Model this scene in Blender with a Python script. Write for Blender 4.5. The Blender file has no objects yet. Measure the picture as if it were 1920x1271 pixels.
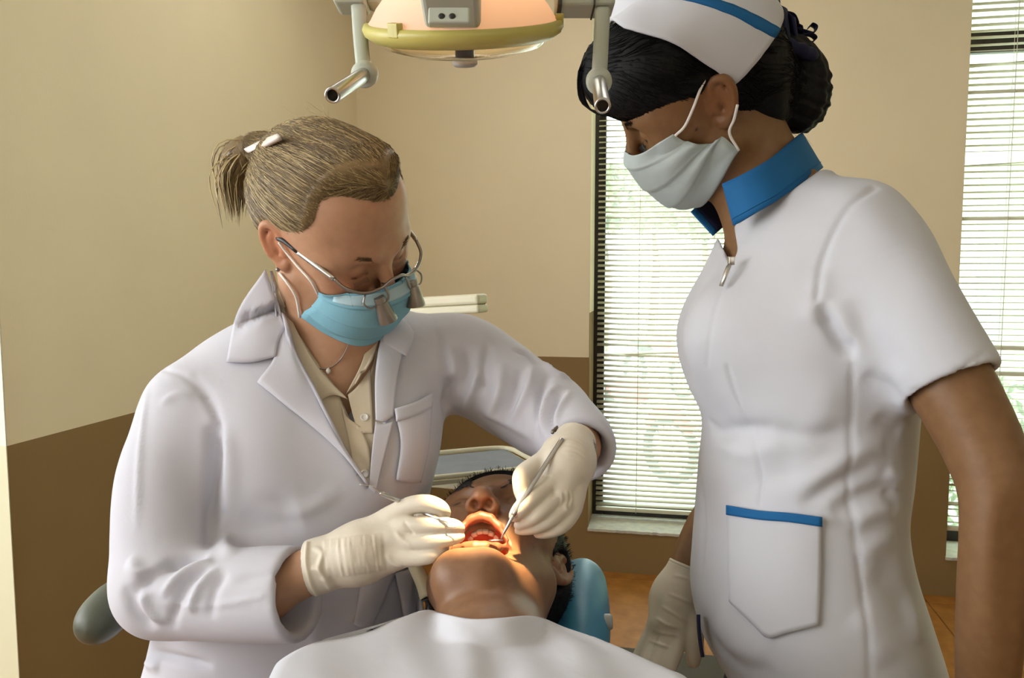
import bpy, bmesh, math, random
import numpy as np
from mathutils import Vector, Matrix
from mathutils.bvhtree import BVHTree
random.seed(7); RNG = np.random.default_rng(7)
SC = bpy.context.scene; COL = SC.collection
# ------------------------------------------------------------------ camera
FPX = 1465.0; CX, CY = 960.0, 635.5; EYE = np.array([0, 0, 1.35]); TILT = math.atan(125 / FPX)
FWD = np.array([0, math.cos(TILT), -math.sin(TILT)]); UP = np.array([0, math.sin(TILT), math.cos(TILT)]); RT = np.array([1., 0, 0])
cam = bpy.data.objects.new('camera', bpy.data.cameras.new('camera')); COL.objects.link(cam)
cam.data.sensor_width = 36; cam.data.lens = FPX / 1920 * 36; cam.data.clip_start = .05
cam.location = EYE; cam.rotation_euler = (math.pi / 2 - TILT, 0, 0); SC.camera = cam
# ------------------------------------------------------------------ world, lights, exposure
SC.view_settings.view_transform = 'Standard'; SC.view_settings.look = 'None'; SC.view_settings.gamma = 1
SC.view_settings.use_curve_mapping = False; SC.view_settings.exposure = -0.1
W = bpy.data.worlds.new('sky'); SC.world = W; W.use_nodes = True
nt = W.node_tree; bg = nt.nodes['Background']
bg.inputs['Color'].default_value = (.93, 1.0, 1.0, 1); bg.inputs['Strength'].default_value = 6.0
def area(name, loc, aim, sx, sy, power, col=(1, 1, 1)):
    l = bpy.data.lights.new(name, 'AREA'); l.shape = 'RECTANGLE'; l.size = sx; l.size_y = sy; l.energy = power; l.color = col
    o = bpy.data.objects.new(name, l); COL.objects.link(o); o.location = loc
    o.rotation_euler = (Vector(aim) - Vector(loc)).to_track_quat('-Z', 'Y').to_euler(); return o
SUN = bpy.data.lights.new('sun', 'SUN'); SUN.energy = 36; SUN.angle = .01; SUN.color = (1, .97, .9)
so = bpy.data.objects.new('sun', SUN); COL.objects.link(so); so.rotation_euler = (math.radians(25), math.radians(28), 0)
area('daylight_window_left', (-2.25, -.35, 1.75), (-.1, 1.0, 1.1), 1.7, 1.5, 50, (.97, .98, 1.0))
area('rear_fill_light', (1.3, -1.9, 1.9), (.4, 1.0, 1.2), 1.6, 1.2, 7, (1, .98, .95))  # soft fill added behind the camera; the wall there has no window
area('back_wall_fill_light', (.1, 2.25, 2.80), (.1, 2.35, 0), 1.4, .7, 13, (1, .97, .9))  # fill added overhead to brighten the back walls, no fixture behind it

# ------------------------------------------------------------------ helpers: pixels, vectors
def at(px, py, d): return EYE + d * (FWD + RT * ((px - CX) / FPX) + UP * ((CY - py) / FPX))
def ray(px, py):
    v = at(px, py, 1.) - EYE; return v / np.linalg.norm(v)
def proj(P):
    v = np.asarray(P, float) - EYE; d = v @ FWD
    return CX + FPX * (v @ RT) / d, CY - FPX * (v @ UP) / d, d
def nrm(v):
    v = np.asarray(v, float); return v / max(np.linalg.norm(v), 1e-12)
def frame(F, U):
    F = nrm(F); U = np.asarray(U, float); U = nrm(U - F * (U @ F)); return np.stack([np.cross(F, U), F, U], 1)
def catmull(P, n):
    P = np.asarray(P, float)
    if len(P) < 3:
        t = np.linspace(0, 1, n)[:, None]; return P[0] * (1 - t) + P[-1] * t
    Q = np.vstack([2 * P[0] - P[1], P, 2 * P[-1] - P[-2]])
    t = np.linspace(0, len(P) - 1 - 1e-9, n); i = t.astype(int); u = (t - i)[:, None]
    a, b, c, d = Q[i], Q[i + 1], Q[i + 2], Q[i + 3]
    return .5 * (2 * b + (c - a) * u + (2 * a - 5 * b + 4 * c - d) * u ** 2 + (3 * b - a - 3 * c + d) * u ** 3)

# ------------------------------------------------------------------ objects
def tag(o, label=None, cat=None, group=None, kind=None):
    for k, v in (('label', label), ('category', cat), ('group', group), ('kind', kind)):
        if v: o[k] = v
    return o
def thing(name, label, cat, loc=(0, 0, 0), group=None):
    o = bpy.data.objects.new(name, None); COL.objects.link(o); o.location = loc; o.empty_display_size = .05
    return tag(o, label, cat, group)
def wloc(o):
    p = np.zeros(3)
    while o is not None: p += np.array(o.location); o = o.parent
    return p
def obj(name, VF, mat, parent=None, smooth=True, label=None, loc=None, tint=None, auto=None):
    V, F = VF
    V = np.asarray(V, float)
    me = bpy.data.meshes.new(name)
    off = wloc(parent) if parent is not None else np.zeros(3)
    if loc is not None: off = off + np.asarray(loc) - (off if parent is not None else 0)
    pts = V - (off if loc is None else np.asarray(loc))
    if isinstance(F, np.ndarray): F = F.tolist()
    me.from_pydata(pts.tolist(), [], F); me.update()
    if smooth: me.polygons.foreach_set('use_smooth', [True] * len(me.polygons))
    if auto is not None:
        me.update()
        bm = bmesh.new(); bm.from_mesh(me); ca = math.radians(auto)
        for e in bm.edges:
            if len(e.link_faces) == 2 and e.calc_face_angle(0) > ca: e.smooth = False
        bm.to_mesh(me); bm.free()
    if tint is not None:
        a = me.color_attributes.new('tint', 'FLOAT_COLOR', 'POINT')
        a.data.foreach_set('color', np.hstack([tint, np.ones((len(tint), 1))]).astype(np.float32).ravel())
    me.materials.append(mat)
    o = bpy.data.objects.new(name, me); COL.objects.link(o)
    if parent is not None: o.parent = parent
    if loc is not None: o.location = np.asarray(loc) - (wloc(parent) if parent is not None else 0)
    if label: o['label'] = label
    return o
def join(*parts):
    Vs, Fs, n = [], [], 0
    for V, F in parts:
        V = np.asarray(V, float); Vs.append(V); Fs += [[i + n for i in f] for f in F]; n += len(V)
    return np.vstack(Vs), Fs
def box(c, h, R=None, bev=0):
    bm = bmesh.new(); bmesh.ops.create_cube(bm, size=2)
    for v in bm.verts: v.co = Vector((v.co.x * h[0], v.co.y * h[1], v.co.z * h[2]))
    if bev: bmesh.ops.bevel(bm, geom=bm.edges[:], offset=bev, segments=3, affect='EDGES', profile=.5)
    bm.verts.index_update()
    V = np.array([v.co[:] for v in bm.verts]); F = [[v.index for v in f.verts] for f in bm.faces]; bm.free()
    if R is not None: V = V @ np.asarray(R).T
    return V + np.asarray(c), F
def tube(path, rad, n=12, caps=True, flat=None):
    path = np.asarray(path, float); m = len(path); rad = np.broadcast_to(np.asarray(rad, float), (m,))
    T = np.gradient(path, axis=0); T /= np.linalg.norm(T, axis=1)[:, None] + 1e-12
    u = np.cross(T[0], (0, 0, 1)); u = u if np.linalg.norm(u) > .1 else np.cross(T[0], (0, 1, 0)); u = nrm(u)
    V = []; a = np.linspace(0, 2 * np.pi, n, endpoint=False)
    for i in range(m):
        u = nrm(u - T[i] * (u @ T[i])); w = np.cross(T[i], u)
        V.append(path[i] + rad[i] * (np.cos(a)[:, None] * u + np.sin(a)[:, None] * w * (flat or 1)))
    V = np.vstack(V)
    F = [[i * n + j, i * n + (j + 1) % n, (i + 1) * n + (j + 1) % n, (i + 1) * n + j] for i in range(m - 1) for j in range(n)]
    if caps: F += [list(range(n))[::-1], [(m - 1) * n + j for j in range(n)]]
    return V, F
def lathe(prof, c, axis, n=32, up=(0, 1, 0), sx=1, sy=1, arc=None):
    A = nrm(axis); u = np.cross(A, up); u = nrm(u if np.linalg.norm(u) > .1 else np.cross(A, (1, 0, 0))); w = np.cross(A, u)
    V = []
    a = np.linspace(0, 2 * np.pi, n, endpoint=False)
    for r, z in prof: V.append(np.asarray(c) + A * z + r * (np.cos(a)[:, None] * u * sx + np.sin(a)[:, None] * w * sy))
    m = len(prof); V = np.vstack(V)
    F = [[i * n + j, i * n + (j + 1) % n, (i + 1) * n + (j + 1) % n, (i + 1) * n + j] for i in range(m - 1) for j in range(n)]
    return V, F
def coons(T, B, L, Rr, n, m):
    """T,B polylines left->right; L,Rr polylines top->bottom. returns (m,n,k)"""
    T, B, L, Rr = [np.asarray(x, float) for x in (T, B, L, Rr)]
    T = catmull(T, n); B = catmull(B, n); L = catmull(L, m); Rr = catmull(Rr, m)
    s = np.linspace(0, 1, n)[None, :, None]; t = np.linspace(0, 1, m)[:, None, None]
    return ((1 - t) * T[None] + t * B[None] + (1 - s) * L[:, None] + s * Rr[:, None]
            - ((1 - s) * (1 - t) * T[0] + s * (1 - t) * T[-1] + (1 - s) * t * B[0] + s * t * B[-1]))
def sheet(G, thick, N=None):
    """grid (m,n,3) -> closed thin solid; thickness goes to the -N side"""
    m, n = G.shape[:2]
    if N is None:
        du = np.gradient(G, axis=1); dv = np.gradient(G, axis=0); N = np.cross(dv, du)
        N /= np.linalg.norm(N, axis=2)[..., None] + 1e-12
        if (N.reshape(-1, 3) * (EYE - G.reshape(-1, 3))).sum(1).mean() < 0: N = -N
    V = np.vstack([G.reshape(-1, 3), (G - N * thick).reshape(-1, 3)]); k = m * n; F = []
    for i in range(m - 1):
        for j in range(n - 1):
            a, b, c, d = i * n + j, i * n + j + 1, (i + 1) * n + j + 1, (i + 1) * n + j
            F.append([a, d, c, b]); F.append([a + k, b + k, c + k, d + k])
    rim = [j for j in range(n)] + [i * n + n - 1 for i in range(1, m)] + [(m - 1) * n + j for j in range(n - 2, -1, -1)] + [i * n for i in range(m - 2, 0, -1)]
    for a, b in zip(rim, rim[1:] + rim[:1]): F.append([a, b, b + k, a + k])
    return V, F

# ------------------------------------------------------------------ distance-field sculpting
def axis_grid(lo, hi, h, flo=None, fhi=None, fh=None):
    if flo is None: return np.arange(lo, hi + h, h)
    out = [np.arange(flo, fhi + fh, fh)]; x = out[0][0]; s = fh; pre = []
    while x > lo: s = min(h, s * 1.25); x -= s; pre.append(x)
    x = out[0][-1]; s = fh; post = []
    while x < hi: s = min(h, s * 1.25); x += s; post.append(x)
    return np.concatenate([pre[::-1], out[0], post])
class Field:
    def __init__(s, ax):
        s.ax = [a.astype(np.float32) for a in ax]; s.F = np.full([len(a) for a in ax], .1, np.float32)
        s.h = max(float(np.diff(a).min()) for a in ax)
    def sub(s, lo, hi):
        sl = []
        for a, l, h_ in zip(s.ax, lo, hi):
            i = max(int(np.searchsorted(a, l)) - 1, 0); j = min(int(np.searchsorted(a, h_)) + 1, len(a)); sl.append(slice(i, max(j, i)))
        return tuple(sl)
    def ev(s, prim, m):
        lo, hi, fn = prim; sl = s.sub(np.asarray(lo) - m, np.asarray(hi) + m)
        if any(q.stop <= q.start for q in sl): return None, None
        X = s.ax[0][sl[0]][:, None, None]; Y = s.ax[1][sl[1]][None, :, None]; Z = s.ax[2][sl[2]][None, None, :]
        return sl, fn(X, Y, Z).astype(np.float32)
    def add(s, prim, k=.01):
        sl, d = s.ev(prim, k + .022)
        if sl is None: return s
        A = s.F[sl]; h = np.maximum(k - np.abs(A - d), 0) / k; s.F[sl] = np.minimum(A, d) - h * h * k * .25; return s
    def cut(s, prim, k=.005):
        sl, d = s.ev(prim, k + .022)
        if sl is None: return s
        d = -d; A = s.F[sl]; h = np.maximum(k - np.abs(A - d), 0) / k; s.F[sl] = np.maximum(A, d) + h * h * k * .25; return s
    def mesh(s, smooth=2, off=0.0):
        F = s.F - off; F[[0, -1]] = .1; F[:, [0, -1]] = .1; F[:, :, [0, -1]] = .1
        return surface_nets(F, s.ax, smooth)
def surface_nets(F, ax, smooth):
    ins = F < 0; n = np.array(F.shape) - 1
    cnt = np.zeros(n, np.int8)
    for a in (0, 1):
        for b in (0, 1):
            for c in (0, 1): cnt += ins[a:a + n[0], b:b + n[1], c:c + n[2]]
    I = np.argwhere((cnt > 0) & (cnt < 8)); idx = np.full(n, -1, np.int32); idx[tuple(I.T)] = np.arange(len(I))
    off = np.array([[a, b, c] for a in (0, 1) for b in (0, 1) for c in (0, 1)])
    val = np.stack([F[tuple((I + o).T)] for o in off], 1)
    acc = np.zeros((len(I), 3)); w = np.zeros(len(I))
    for p in range(8):
        for q in range(p + 1, 8):
            if np.abs(off[p] - off[q]).sum() != 1: continue
            a, b = val[:, p], val[:, q]; m = (a < 0) != (b < 0); t = np.where(m, a / (a - b + 1e-20), 0)
            pos = off[p] + (off[q] - off[p]) * t[:, None]; acc += pos * m[:, None]; w += m
    pos = acc / w[:, None]
    V = np.stack([ax[k][I[:, k]] + pos[:, k] * (ax[k][I[:, k] + 1] - ax[k][I[:, k]]) for k in range(3)], 1).astype(float)
    quads = []
    for k in range(3):
        a = np.moveaxis(ins, k, 0); A, B = a[:-1], a[1:]
        E = np.argwhere(A != B); flip = A[tuple(E.T)]
        o = [x for x in range(3) if x != k]
        E2 = np.empty_like(E); E2[:, k] = E[:, 0]; E2[:, o[0]] = E[:, 1]; E2[:, o[1]] = E[:, 2]
        ok = (E2[:, o[0]] > 0) & (E2[:, o[1]] > 0) & (E2[:, o[0]] < n[o[0]]) & (E2[:, o[1]] < n[o[1]]); E2 = E2[ok]; flip = flip[ok]
        def g(d0, d1):
            J = E2.copy(); J[:, o[0]] -= d0; J[:, o[1]] -= d1; return idx[tuple(J.T)]
        Q = np.stack([g(0, 0), g(1, 0), g(1, 1), g(0, 1)], 1)
        if k == 1: flip = ~flip
        Q[~flip] = Q[~flip][:, ::-1]; quads.append(Q)
    Q = np.vstack(quads); Q = Q[(Q >= 0).all(1)]
    return relax(V, Q, smooth), Q
def relax(V, Q, it, lam=.5):
    e = np.vstack([Q[:, [0, 1]], Q[:, [1, 2]], Q[:, [2, 3]], Q[:, [3, 0]]]); e = np.vstack([e, e[:, ::-1]])
    c = np.bincount(e[:, 0], minlength=len(V)).astype(float); c[c == 0] = 1
    for _ in range(it):
        S = np.stack([np.bincount(e[:, 0], V[e[:, 1], k], minlength=len(V)) for k in range(3)], 1) / c[:, None]
        V = V + lam * (S - V)
    return V
def vnormals(V, Q):
    Q = np.asarray(Q); n = np.cross(V[Q[:, 2]] - V[Q[:, 0]], V[Q[:, 3]] - V[Q[:, 1]])
    N = np.stack([sum(np.bincount(Q[:, j], n[:, k], minlength=len(V)) for j in range(4)) for k in range(3)], 1)
    return N / (np.linalg.norm(N, axis=1)[:, None] + 1e-20)
# primitives: (lo, hi, fn)
def rcone(a, b, ra, rb):
    a = np.asarray(a, float); b = np.asarray(b, float); r = max(ra, rb)
    ab = b - a; L2 = max(ab @ ab, 1e-12)
    def fn(X, Y, Z):
        px, py, pz = X - a[0], Y - a[1], Z - a[2]
        t = np.clip((px * ab[0] + py * ab[1] + pz * ab[2]) / L2, 0, 1)
        return np.sqrt((px - ab[0] * t) ** 2 + (py - ab[1] * t) ** 2 + (pz - ab[2] * t) ** 2) - (ra + (rb - ra) * t)
    return np.minimum(a, b) - r, np.maximum(a, b) + r, fn
def ell(c, r, R=None):
    c = np.asarray(c, float); r = np.asarray(r, float)
    R = np.eye(3) if R is None else np.asarray(R); e = np.sqrt(((R * r) ** 2).sum(1))
    def fn(X, Y, Z):
        x, y, z = X - c[0], Y - c[1], Z - c[2]; k0 = 0; k1 = 0
        for i in range(3):
            q = (x * R[0, i] + y * R[1, i] + z * R[2, i]) / r[i]; k0 = k0 + q * q; k1 = k1 + (q / r[i]) ** 2
        k0 = np.sqrt(k0); return k0 * (k0 - 1) / (np.sqrt(k1) + 1e-9)
    return c - e, c + e, fn
def rbox(c, h, r, R=None):
    c = np.asarray(c, float); h = np.asarray(h, float); R = np.eye(3) if R is None else np.asarray(R); e = np.abs(R) @ h
    def fn(X, Y, Z):
        x, y, z = X - c[0], Y - c[1], Z - c[2]; q = [np.abs(x * R[0, i] + y * R[1, i] + z * R[2, i]) - h[i] + r for i in range(3)]
        return np.sqrt(sum(np.maximum(a, 0) ** 2 for a in q)) + np.minimum(np.maximum(np.maximum(q[0], q[1]), q[2]), 0) - r
    return c - e, c + e, fn
def zloft(st, n=2.0):
    """st rows: z, cx, cy, a (half width along x'), b (half depth along y'), ang  (sections of constant height)"""
    st = np.array(sorted(st, key=lambda r: r[0]), float); t = catmull(st, 80); t = t[np.argsort(t[:, 0])]
    lo = np.array([(t[:, 1] - t[:, 3] - t[:, 4]).min(), (t[:, 2] - t[:, 4] - t[:, 3]).min(), t[0, 0]]); hi = np.array([(t[:, 1] + t[:, 3] + t[:, 4]).max(), (t[:, 2] + t[:, 4] + t[:, 3]).max(), t[-1, 0]])
    def fn(X, Y, Z):
        cx, cy, a, b, g = [np.interp(Z, t[:, 0], t[:, i]) for i in (1, 2, 3, 4, 5)]
        c, s = np.cos(g), np.sin(g); x, y = X - cx, Y - cy; u = (x * c + y * s) / a; v = (-x * s + y * c) / b
        k0 = (np.abs(u) ** n + np.abs(v) ** n) ** (1 / n); k1 = np.sqrt((u / a) ** 2 + (v / b) ** 2) / (np.sqrt(u * u + v * v) + 1e-6)
        d = (k0 - 1) / (k1 + 1e-9)
        return np.maximum(d, np.maximum(Z - t[-1, 0], t[0, 0] - Z))
    return lo, hi, fn
def chain(fld, st, k=.012, n=None, join_k=None):
    """st rows x,y,z,r -> smooth tapered limb"""
    st = np.asarray(st, float); t = catmull(st, n or max(len(st) * 3, 4)) if len(st) > 2 else st
    for i, (p, q) in enumerate(zip(t[:-1], t[1:])): fld.add(rcone(p[:3], q[:3], p[3], q[3]), (join_k or k) if i == 0 else min(k, .006))
def pxs(rows):
    """rows (px,py,d,r_px) -> x,y,z,r"""
    return [(*at(a, b, d), r * d / FPX) for a, b, d, r in rows]
def bvh(V, Q): return BVHTree.FromPolygons([tuple(v) for v in V], Q.tolist() if isinstance(Q, np.ndarray) else Q)
def hit(tree, px, py, dflt=None, org=None):
    """first surface along the sight line of a pixel"""
    p, n, i, d = tree.ray_cast(Vector(EYE), Vector(ray(px, py)))
    if p is None:
        if dflt is None: return None, None
        q = at(px, py, dflt); p, n, i, d = tree.find_nearest(Vector(q)); return q, np.array(n)
    return np.array(p), np.array(n)
def polydist(V, P):
    d = np.full(len(V), 1e9); s = np.zeros(len(V)); m = max(len(P) - 1, 1)
    for i, (a, b) in enumerate(zip(P[:-1], P[1:])):
        ab = b - a; t = np.clip(((V - a) @ ab) / max(ab @ ab, 1e-12), 0, 1); q = np.linalg.norm(V - a - t[:, None] * ab, axis=1)
        m_ = q < d; d[m_] = q[m_]; s[m_] = (i + t[m_]) / m
    return d, s
def strokes(V, Q, rows, tree=None):
    """cloth folds / seams: rows ([(px,py)...] or 3-D points, width_m, height_m[, taper])"""
    N = vnormals(V, Q); tree = tree or bvh(V, Q); out = V.copy()
    for r in rows:
        pts, w, a = r[:3]; taper = r[3] if len(r) > 3 else True
        if len(pts[0]) == 2:
            P = catmull(np.array(pts, float), max(8, len(pts) * 4)); P = [hit(tree, *p)[0] for p in P]; P = np.array([p for p in P if p is not None])
        else: P = catmull(np.array(pts, float), max(8, len(pts) * 4))
        if len(P) < 2: continue
        lo, hi = P.min(0) - 3 * w, P.max(0) + 3 * w; m = ((V > lo) & (V < hi)).all(1)
        if not m.any(): continue
        d, s = polydist(V[m], P); g = np.exp(-(d / w) ** 2)
        if taper: g = g * np.clip(np.minimum(s, 1 - s) * 4, .0, 1) ** .7
        out[m] += N[m] * (a * g)[:, None]
    return out
def drape(tree, T, B, L, Rr, n=14, m=14, off=.003, thick=.002, dflt=None, sm=2, bulge=0, offgrid=None):
    """a cloth panel laid on a surface: four pixel edges -> sheet of real thickness. offset along the surface normal"""
    g = coons(T, B, L, Rr, n, m); G = np.zeros((m, n, 3)); N = np.zeros((m, n, 3)); ok = np.zeros((m, n), bool)
    for i in range(m):
        for j in range(n):
            p, q = hit(tree, *g[i, j])
            if p is not None: G[i, j], N[i, j], ok[i, j] = p, q, True
    D = np.where(ok, (G - EYE) @ FWD, np.nan); med = np.nanmedian(D) if ok.any() else dflt
    if dflt is not None and not ok.any(): med = dflt
    D = np.where(np.isnan(D), med if dflt is None else dflt, D)
    for _ in range(sm):
        P = np.pad(D, 1, mode='edge'); D = (P[:-2, 1:-1] + P[2:, 1:-1] + P[1:-1, :-2] + P[1:-1, 2:] + 2 * D) / 6
    G = np.array([[at(*g[i, j], D[i, j]) for j in range(n)] for i in range(m)])
    du = np.gradient(G, axis=1); dv = np.gradient(G, axis=0); N = np.cross(dv, du); N /= np.linalg.norm(N, axis=2)[..., None] + 1e-12
    if (N * (EYE - G)).sum(2).mean() < 0: N = -N
    o = np.full((m, n), off, float)
    if offgrid is not None: o = o + offgrid
    if bulge:
        s = np.sin(np.linspace(0, np.pi, n)); t = np.sin(np.linspace(0, np.pi, m)); o = o + bulge * t[:, None] * s[None]
    view = EYE - G; view /= np.linalg.norm(view, axis=2)[..., None]
    G = G + view * (o / np.clip((N * view).sum(2), .45, 1))[..., None]
    return sheet(G, thick, N), G, N
def push_out(G, tree, off):
    for i in range(G.shape[0]):
        for j in range(G.shape[1]):
            q, n, _, _ = tree.find_nearest(Vector(G[i, j])); q, n = np.array(q), np.array(n); d = (G[i, j] - q) @ n
            if d < off: G[i, j] = q + n * off
    return G
# ------------------------------------------------------------------ materials
def mat(name, col, rough=.6, metal=0, spec=.5, noise=None, bump=None, sss=0, trans=0, emit=None, tint=False, alpha=None, sheen=0, coat=0, ior=None, bump2=None):
    """noise=(scale, colour2, detail)   bump=(scale, strength, dist, stretch)"""
    m = bpy.data.materials.new(name); m.use_nodes = True; T = m.node_tree; N = T.nodes; b = N['Principled BSDF']; Lk = T.links.new
    b.inputs['Base Color'].default_value = (*col, 1); b.inputs['Roughness'].default_value = rough; b.inputs['Metallic'].default_value = metal
    b.inputs['Specular IOR Level'].default_value = spec
    if sss: b.inputs['Subsurface Weight'].default_value = sss; b.inputs['Subsurface Radius'].default_value = (.012, .005, .003); b.inputs['Subsurface Scale'].default_value = 1
    if trans: b.inputs['Transmission Weight'].default_value = trans
    if ior: b.inputs['IOR'].default_value = ior
    if sheen: b.inputs['Sheen Weight'].default_value = sheen
    if coat: b.inputs['Coat Weight'].default_value = coat
    if emit: b.inputs['Emission Color'].default_value = (*emit[0], 1); b.inputs['Emission Strength'].default_value = emit[1]
    tc = N.new('ShaderNodeTexCoord'); src = None
    if noise:
        n = N.new('ShaderNodeTexNoise'); n.inputs['Scale'].default_value = noise[0]; n.inputs['Detail'].default_value = noise[2] if len(noise) > 2 else 4
        Lk(tc.outputs['Object'], n.inputs['Vector']); r = N.new('ShaderNodeValToRGB'); r.color_ramp.elements[0].position = .35; r.color_ramp.elements[1].position = .65
        r.color_ramp.elements[0].color = (*col, 1); r.color_ramp.elements[1].color = (*noise[1], 1); Lk(n.outputs['Fac'], r.inputs['Fac']); src = r.outputs['Color']; Lk(src, b.inputs['Base Color'])
    if tint:
        a = N.new('ShaderNodeVertexColor'); a.layer_name = 'tint'; x = N.new('ShaderNodeMix'); x.data_type = 'RGBA'; x.blend_type = 'MULTIPLY'; x.inputs['Factor'].default_value = 1
        if src: Lk(src, x.inputs['A'])
        else: x.inputs['A'].default_value = (*col, 1)
        Lk(a.outputs['Color'], x.inputs['B']); Lk(x.outputs['Result'], b.inputs['Base Color'])
    if bump:
        n = N.new('ShaderNodeTexNoise'); n.inputs['Scale'].default_value = bump[0]; n.inputs['Detail'].default_value = 3
        mp = N.new('ShaderNodeMapping'); Lk(tc.outputs['Object'], mp.inputs['Vector']); Lk(mp.outputs['Vector'], n.inputs['Vector'])
        if len(bump) > 3: mp.inputs['Scale'].default_value = bump[3]
        u = N.new('ShaderNodeBump'); u.inputs['Strength'].default_value = bump[1]; u.inputs['Distance'].default_value = bump[2]; Lk(n.outputs['Fac'], u.inputs['Height']); Lk(u.outputs['Normal'], b.inputs['Normal'])
        if bump2:
            n2 = N.new('ShaderNodeTexNoise'); n2.inputs['Scale'].default_value = bump2[0]; n2.inputs['Detail'].default_value = 2.5; n2.inputs['Distortion'].default_value = 1.2; Lk(tc.outputs['Object'], n2.inputs['Vector'])
            u2 = N.new('ShaderNodeBump'); u2.inputs['Strength'].default_value = bump2[1]; u2.inputs['Distance'].default_value = bump2[2]; Lk(n2.outputs['Fac'], u2.inputs['Height']); Lk(u2.outputs['Normal'], u.inputs['Normal'])
    return m
def s2l(r, g, b):
    f = lambda c: (c / 255 / 12.92) if c / 255 <= .04045 else ((c / 255 + .055) / 1.055) ** 2.4
    return (f(r), f(g), f(b))
# ================================================================== the room
def on_plane(px, py, Q, n):
    v = ray(px, py); return EYE + v * (((Q - EYE) @ n) / (v @ n))
def on_z(px, py, z):
    v = ray(px, py); return EYE + v * ((z - EYE[2]) / v[2])
U_ = np.array([.9815, -.1915, 0]); N_ = np.array([.1915, .9815, 0]); ZUP = np.array([0, 0, 1.])
Q0 = on_z(1118, 1070, 0); RW = np.stack([U_, N_, ZUP], 1)
def wp(s, t, z): return Q0 + U_ * s + N_ * t + ZUP * z
def st_of(p): d = np.asarray(p) - Q0; return d @ U_, d @ N_, p[2]
DADO = on_plane(1050, 669, Q0, N_)[2]
sC = st_of(on_plane(676, 659, Q0, N_))[0]
w1l = st_of(on_plane(1104, 700, Q0, N_))[0]; w1r = w1l + .70
w2l = st_of(on_plane(1777, 950, Q0, N_))[0]; w2r = w2l + 1.3
sill1 = on_plane(1200, 995, Q0, N_)[2]; sill2 = on_plane(1780, 1043, Q0, N_)[2]
LL = on_z(14.5, 836, DADO); tL = (LL - Q0) @ N_; sL = sC + 0.0
print('DADO', DADO, 'corner s', sC, 'L st', st_of(LL), 'w1', w1l, 'w2', w2l, 'sills', sill1, sill2)
HC, TH = 2.85, .30
def wall_mat(name):
    m = mat(name, (.5, .43, .25), .85, spec=.2); T = m.node_tree; N = T.nodes; Lk = T.links.new; b = N['Principled BSDF']
    tc = N.new('ShaderNodeTexCoord'); sp = N.new('ShaderNodeSeparateXYZ'); Lk(tc.outputs['Object'], sp.inputs[0])
    g = N.new('ShaderNodeMath'); g.operation = 'GREATER_THAN'; g.inputs[1].default_value = DADO; Lk(sp.outputs['Z'], g.inputs[0])
    x = N.new('ShaderNodeMix'); x.data_type = 'RGBA'; x.inputs['A'].default_value = (.26, .172, .075, 1); x.inputs['B'].default_value = (.78, .69, .495, 1); Lk(g.outputs[0], x.inputs['Factor'])
    n = N.new('ShaderNodeTexNoise'); n.inputs['Scale'].default_value = 3.5; n.inputs['Detail'].default_value = 5; Lk(tc.outputs['Object'], n.inputs['Vector'])
    r = N.new('ShaderNodeMapRange'); r.inputs['To Min'].default_value = .94; r.inputs['To Max'].default_value = 1.05; Lk(n.outputs['Fac'], r.inputs['Value'])
    y = N.new('ShaderNodeMix'); y.data_type = 'RGBA'; y.blend_type = 'MULTIPLY'; y.inputs['Factor'].default_value = 1; Lk(x.outputs['Result'], y.inputs['A']); Lk(r.outputs['Result'], y.inputs['B']); Lk(y.outputs['Result'], b.inputs['Base Color'])
    mp = N.new('ShaderNodeMapping'); mp.inputs['Scale'].default_value = (320, 320, 90); Lk(tc.outputs['Object'], mp.inputs['Vector'])
    n2 = N.new('ShaderNodeTexNoise'); n2.inputs['Scale'].default_value = 1; Lk(mp.outputs['Vector'], n2.inputs['Vector'])
    u = N.new('ShaderNodeBump'); u.inputs['Strength'].default_value = .25; u.inputs['Distance'].default_value = .001; Lk(n2.outputs['Fac'], u.inputs['Height']); Lk(u.outputs['Normal'], b.inputs['Normal'])
    return m
M_WALL = wall_mat('painted_wall')
M_PLASTER = mat('pale_plaster', (.62, .6, .5), .8, noise=(30, (.5, .5, .46), 6), bump=(60, .3, .002))
M_CEIL = mat('ceiling_paint', (.75, .73, .66), .9)
def wbox(s0, s1, t0, t1, z0, z1): return box(wp((s0 + s1) / 2, (t0 + t1) / 2, (z0 + z1) / 2), (abs(s1 - s0) / 2, abs(t1 - t0) / 2, abs(z1 - z0) / 2), RW)
def struct(name, VF, m, parent=None, smooth=False):
    o = obj(name, VF, m, parent, smooth)
    if parent is None: o['kind'] = 'structure'
    return o
WT = 2.62
struct('wall_back', join(wbox(sC - TH, w1l, 0, TH, 0, HC), wbox(w1l, w1r, 0, TH, 0, sill1 - .012), wbox(w1l, w1r, 0, TH, WT, HC), wbox(w1r, w2l, 0, TH, 0, HC),
                         wbox(w2l, w2r, 0, TH, 0, sill2 - .012), wbox(w2l, w2r, 0, TH, WT, HC), wbox(w2r, w2r + .5, 0, TH, 0, HC)), M_WALL)
SR = w2r + .5
struct('wall_left', join(wbox(sC - TH, sC, tL, TH, 0, HC), wbox(sC - 1.6, sC - TH, tL, tL + TH, 0, HC)), M_WALL)
M_RET = mat('pale_reveal_paint', (.78, .80, .70), .7); M_RET2 = mat('cream_reveal_paint', (.72, .70, .50), .7)
struct('wall_return', wbox(sC - 1.6, sC - .001, tL - .003, tL - .0005, DADO, HC), M_RET); struct('wall_return_lower', wbox(sC - 1.6, sC - .001, tL - .003, tL - .0005, 0, DADO), M_RET2)
tF = tL - 3.6
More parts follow.
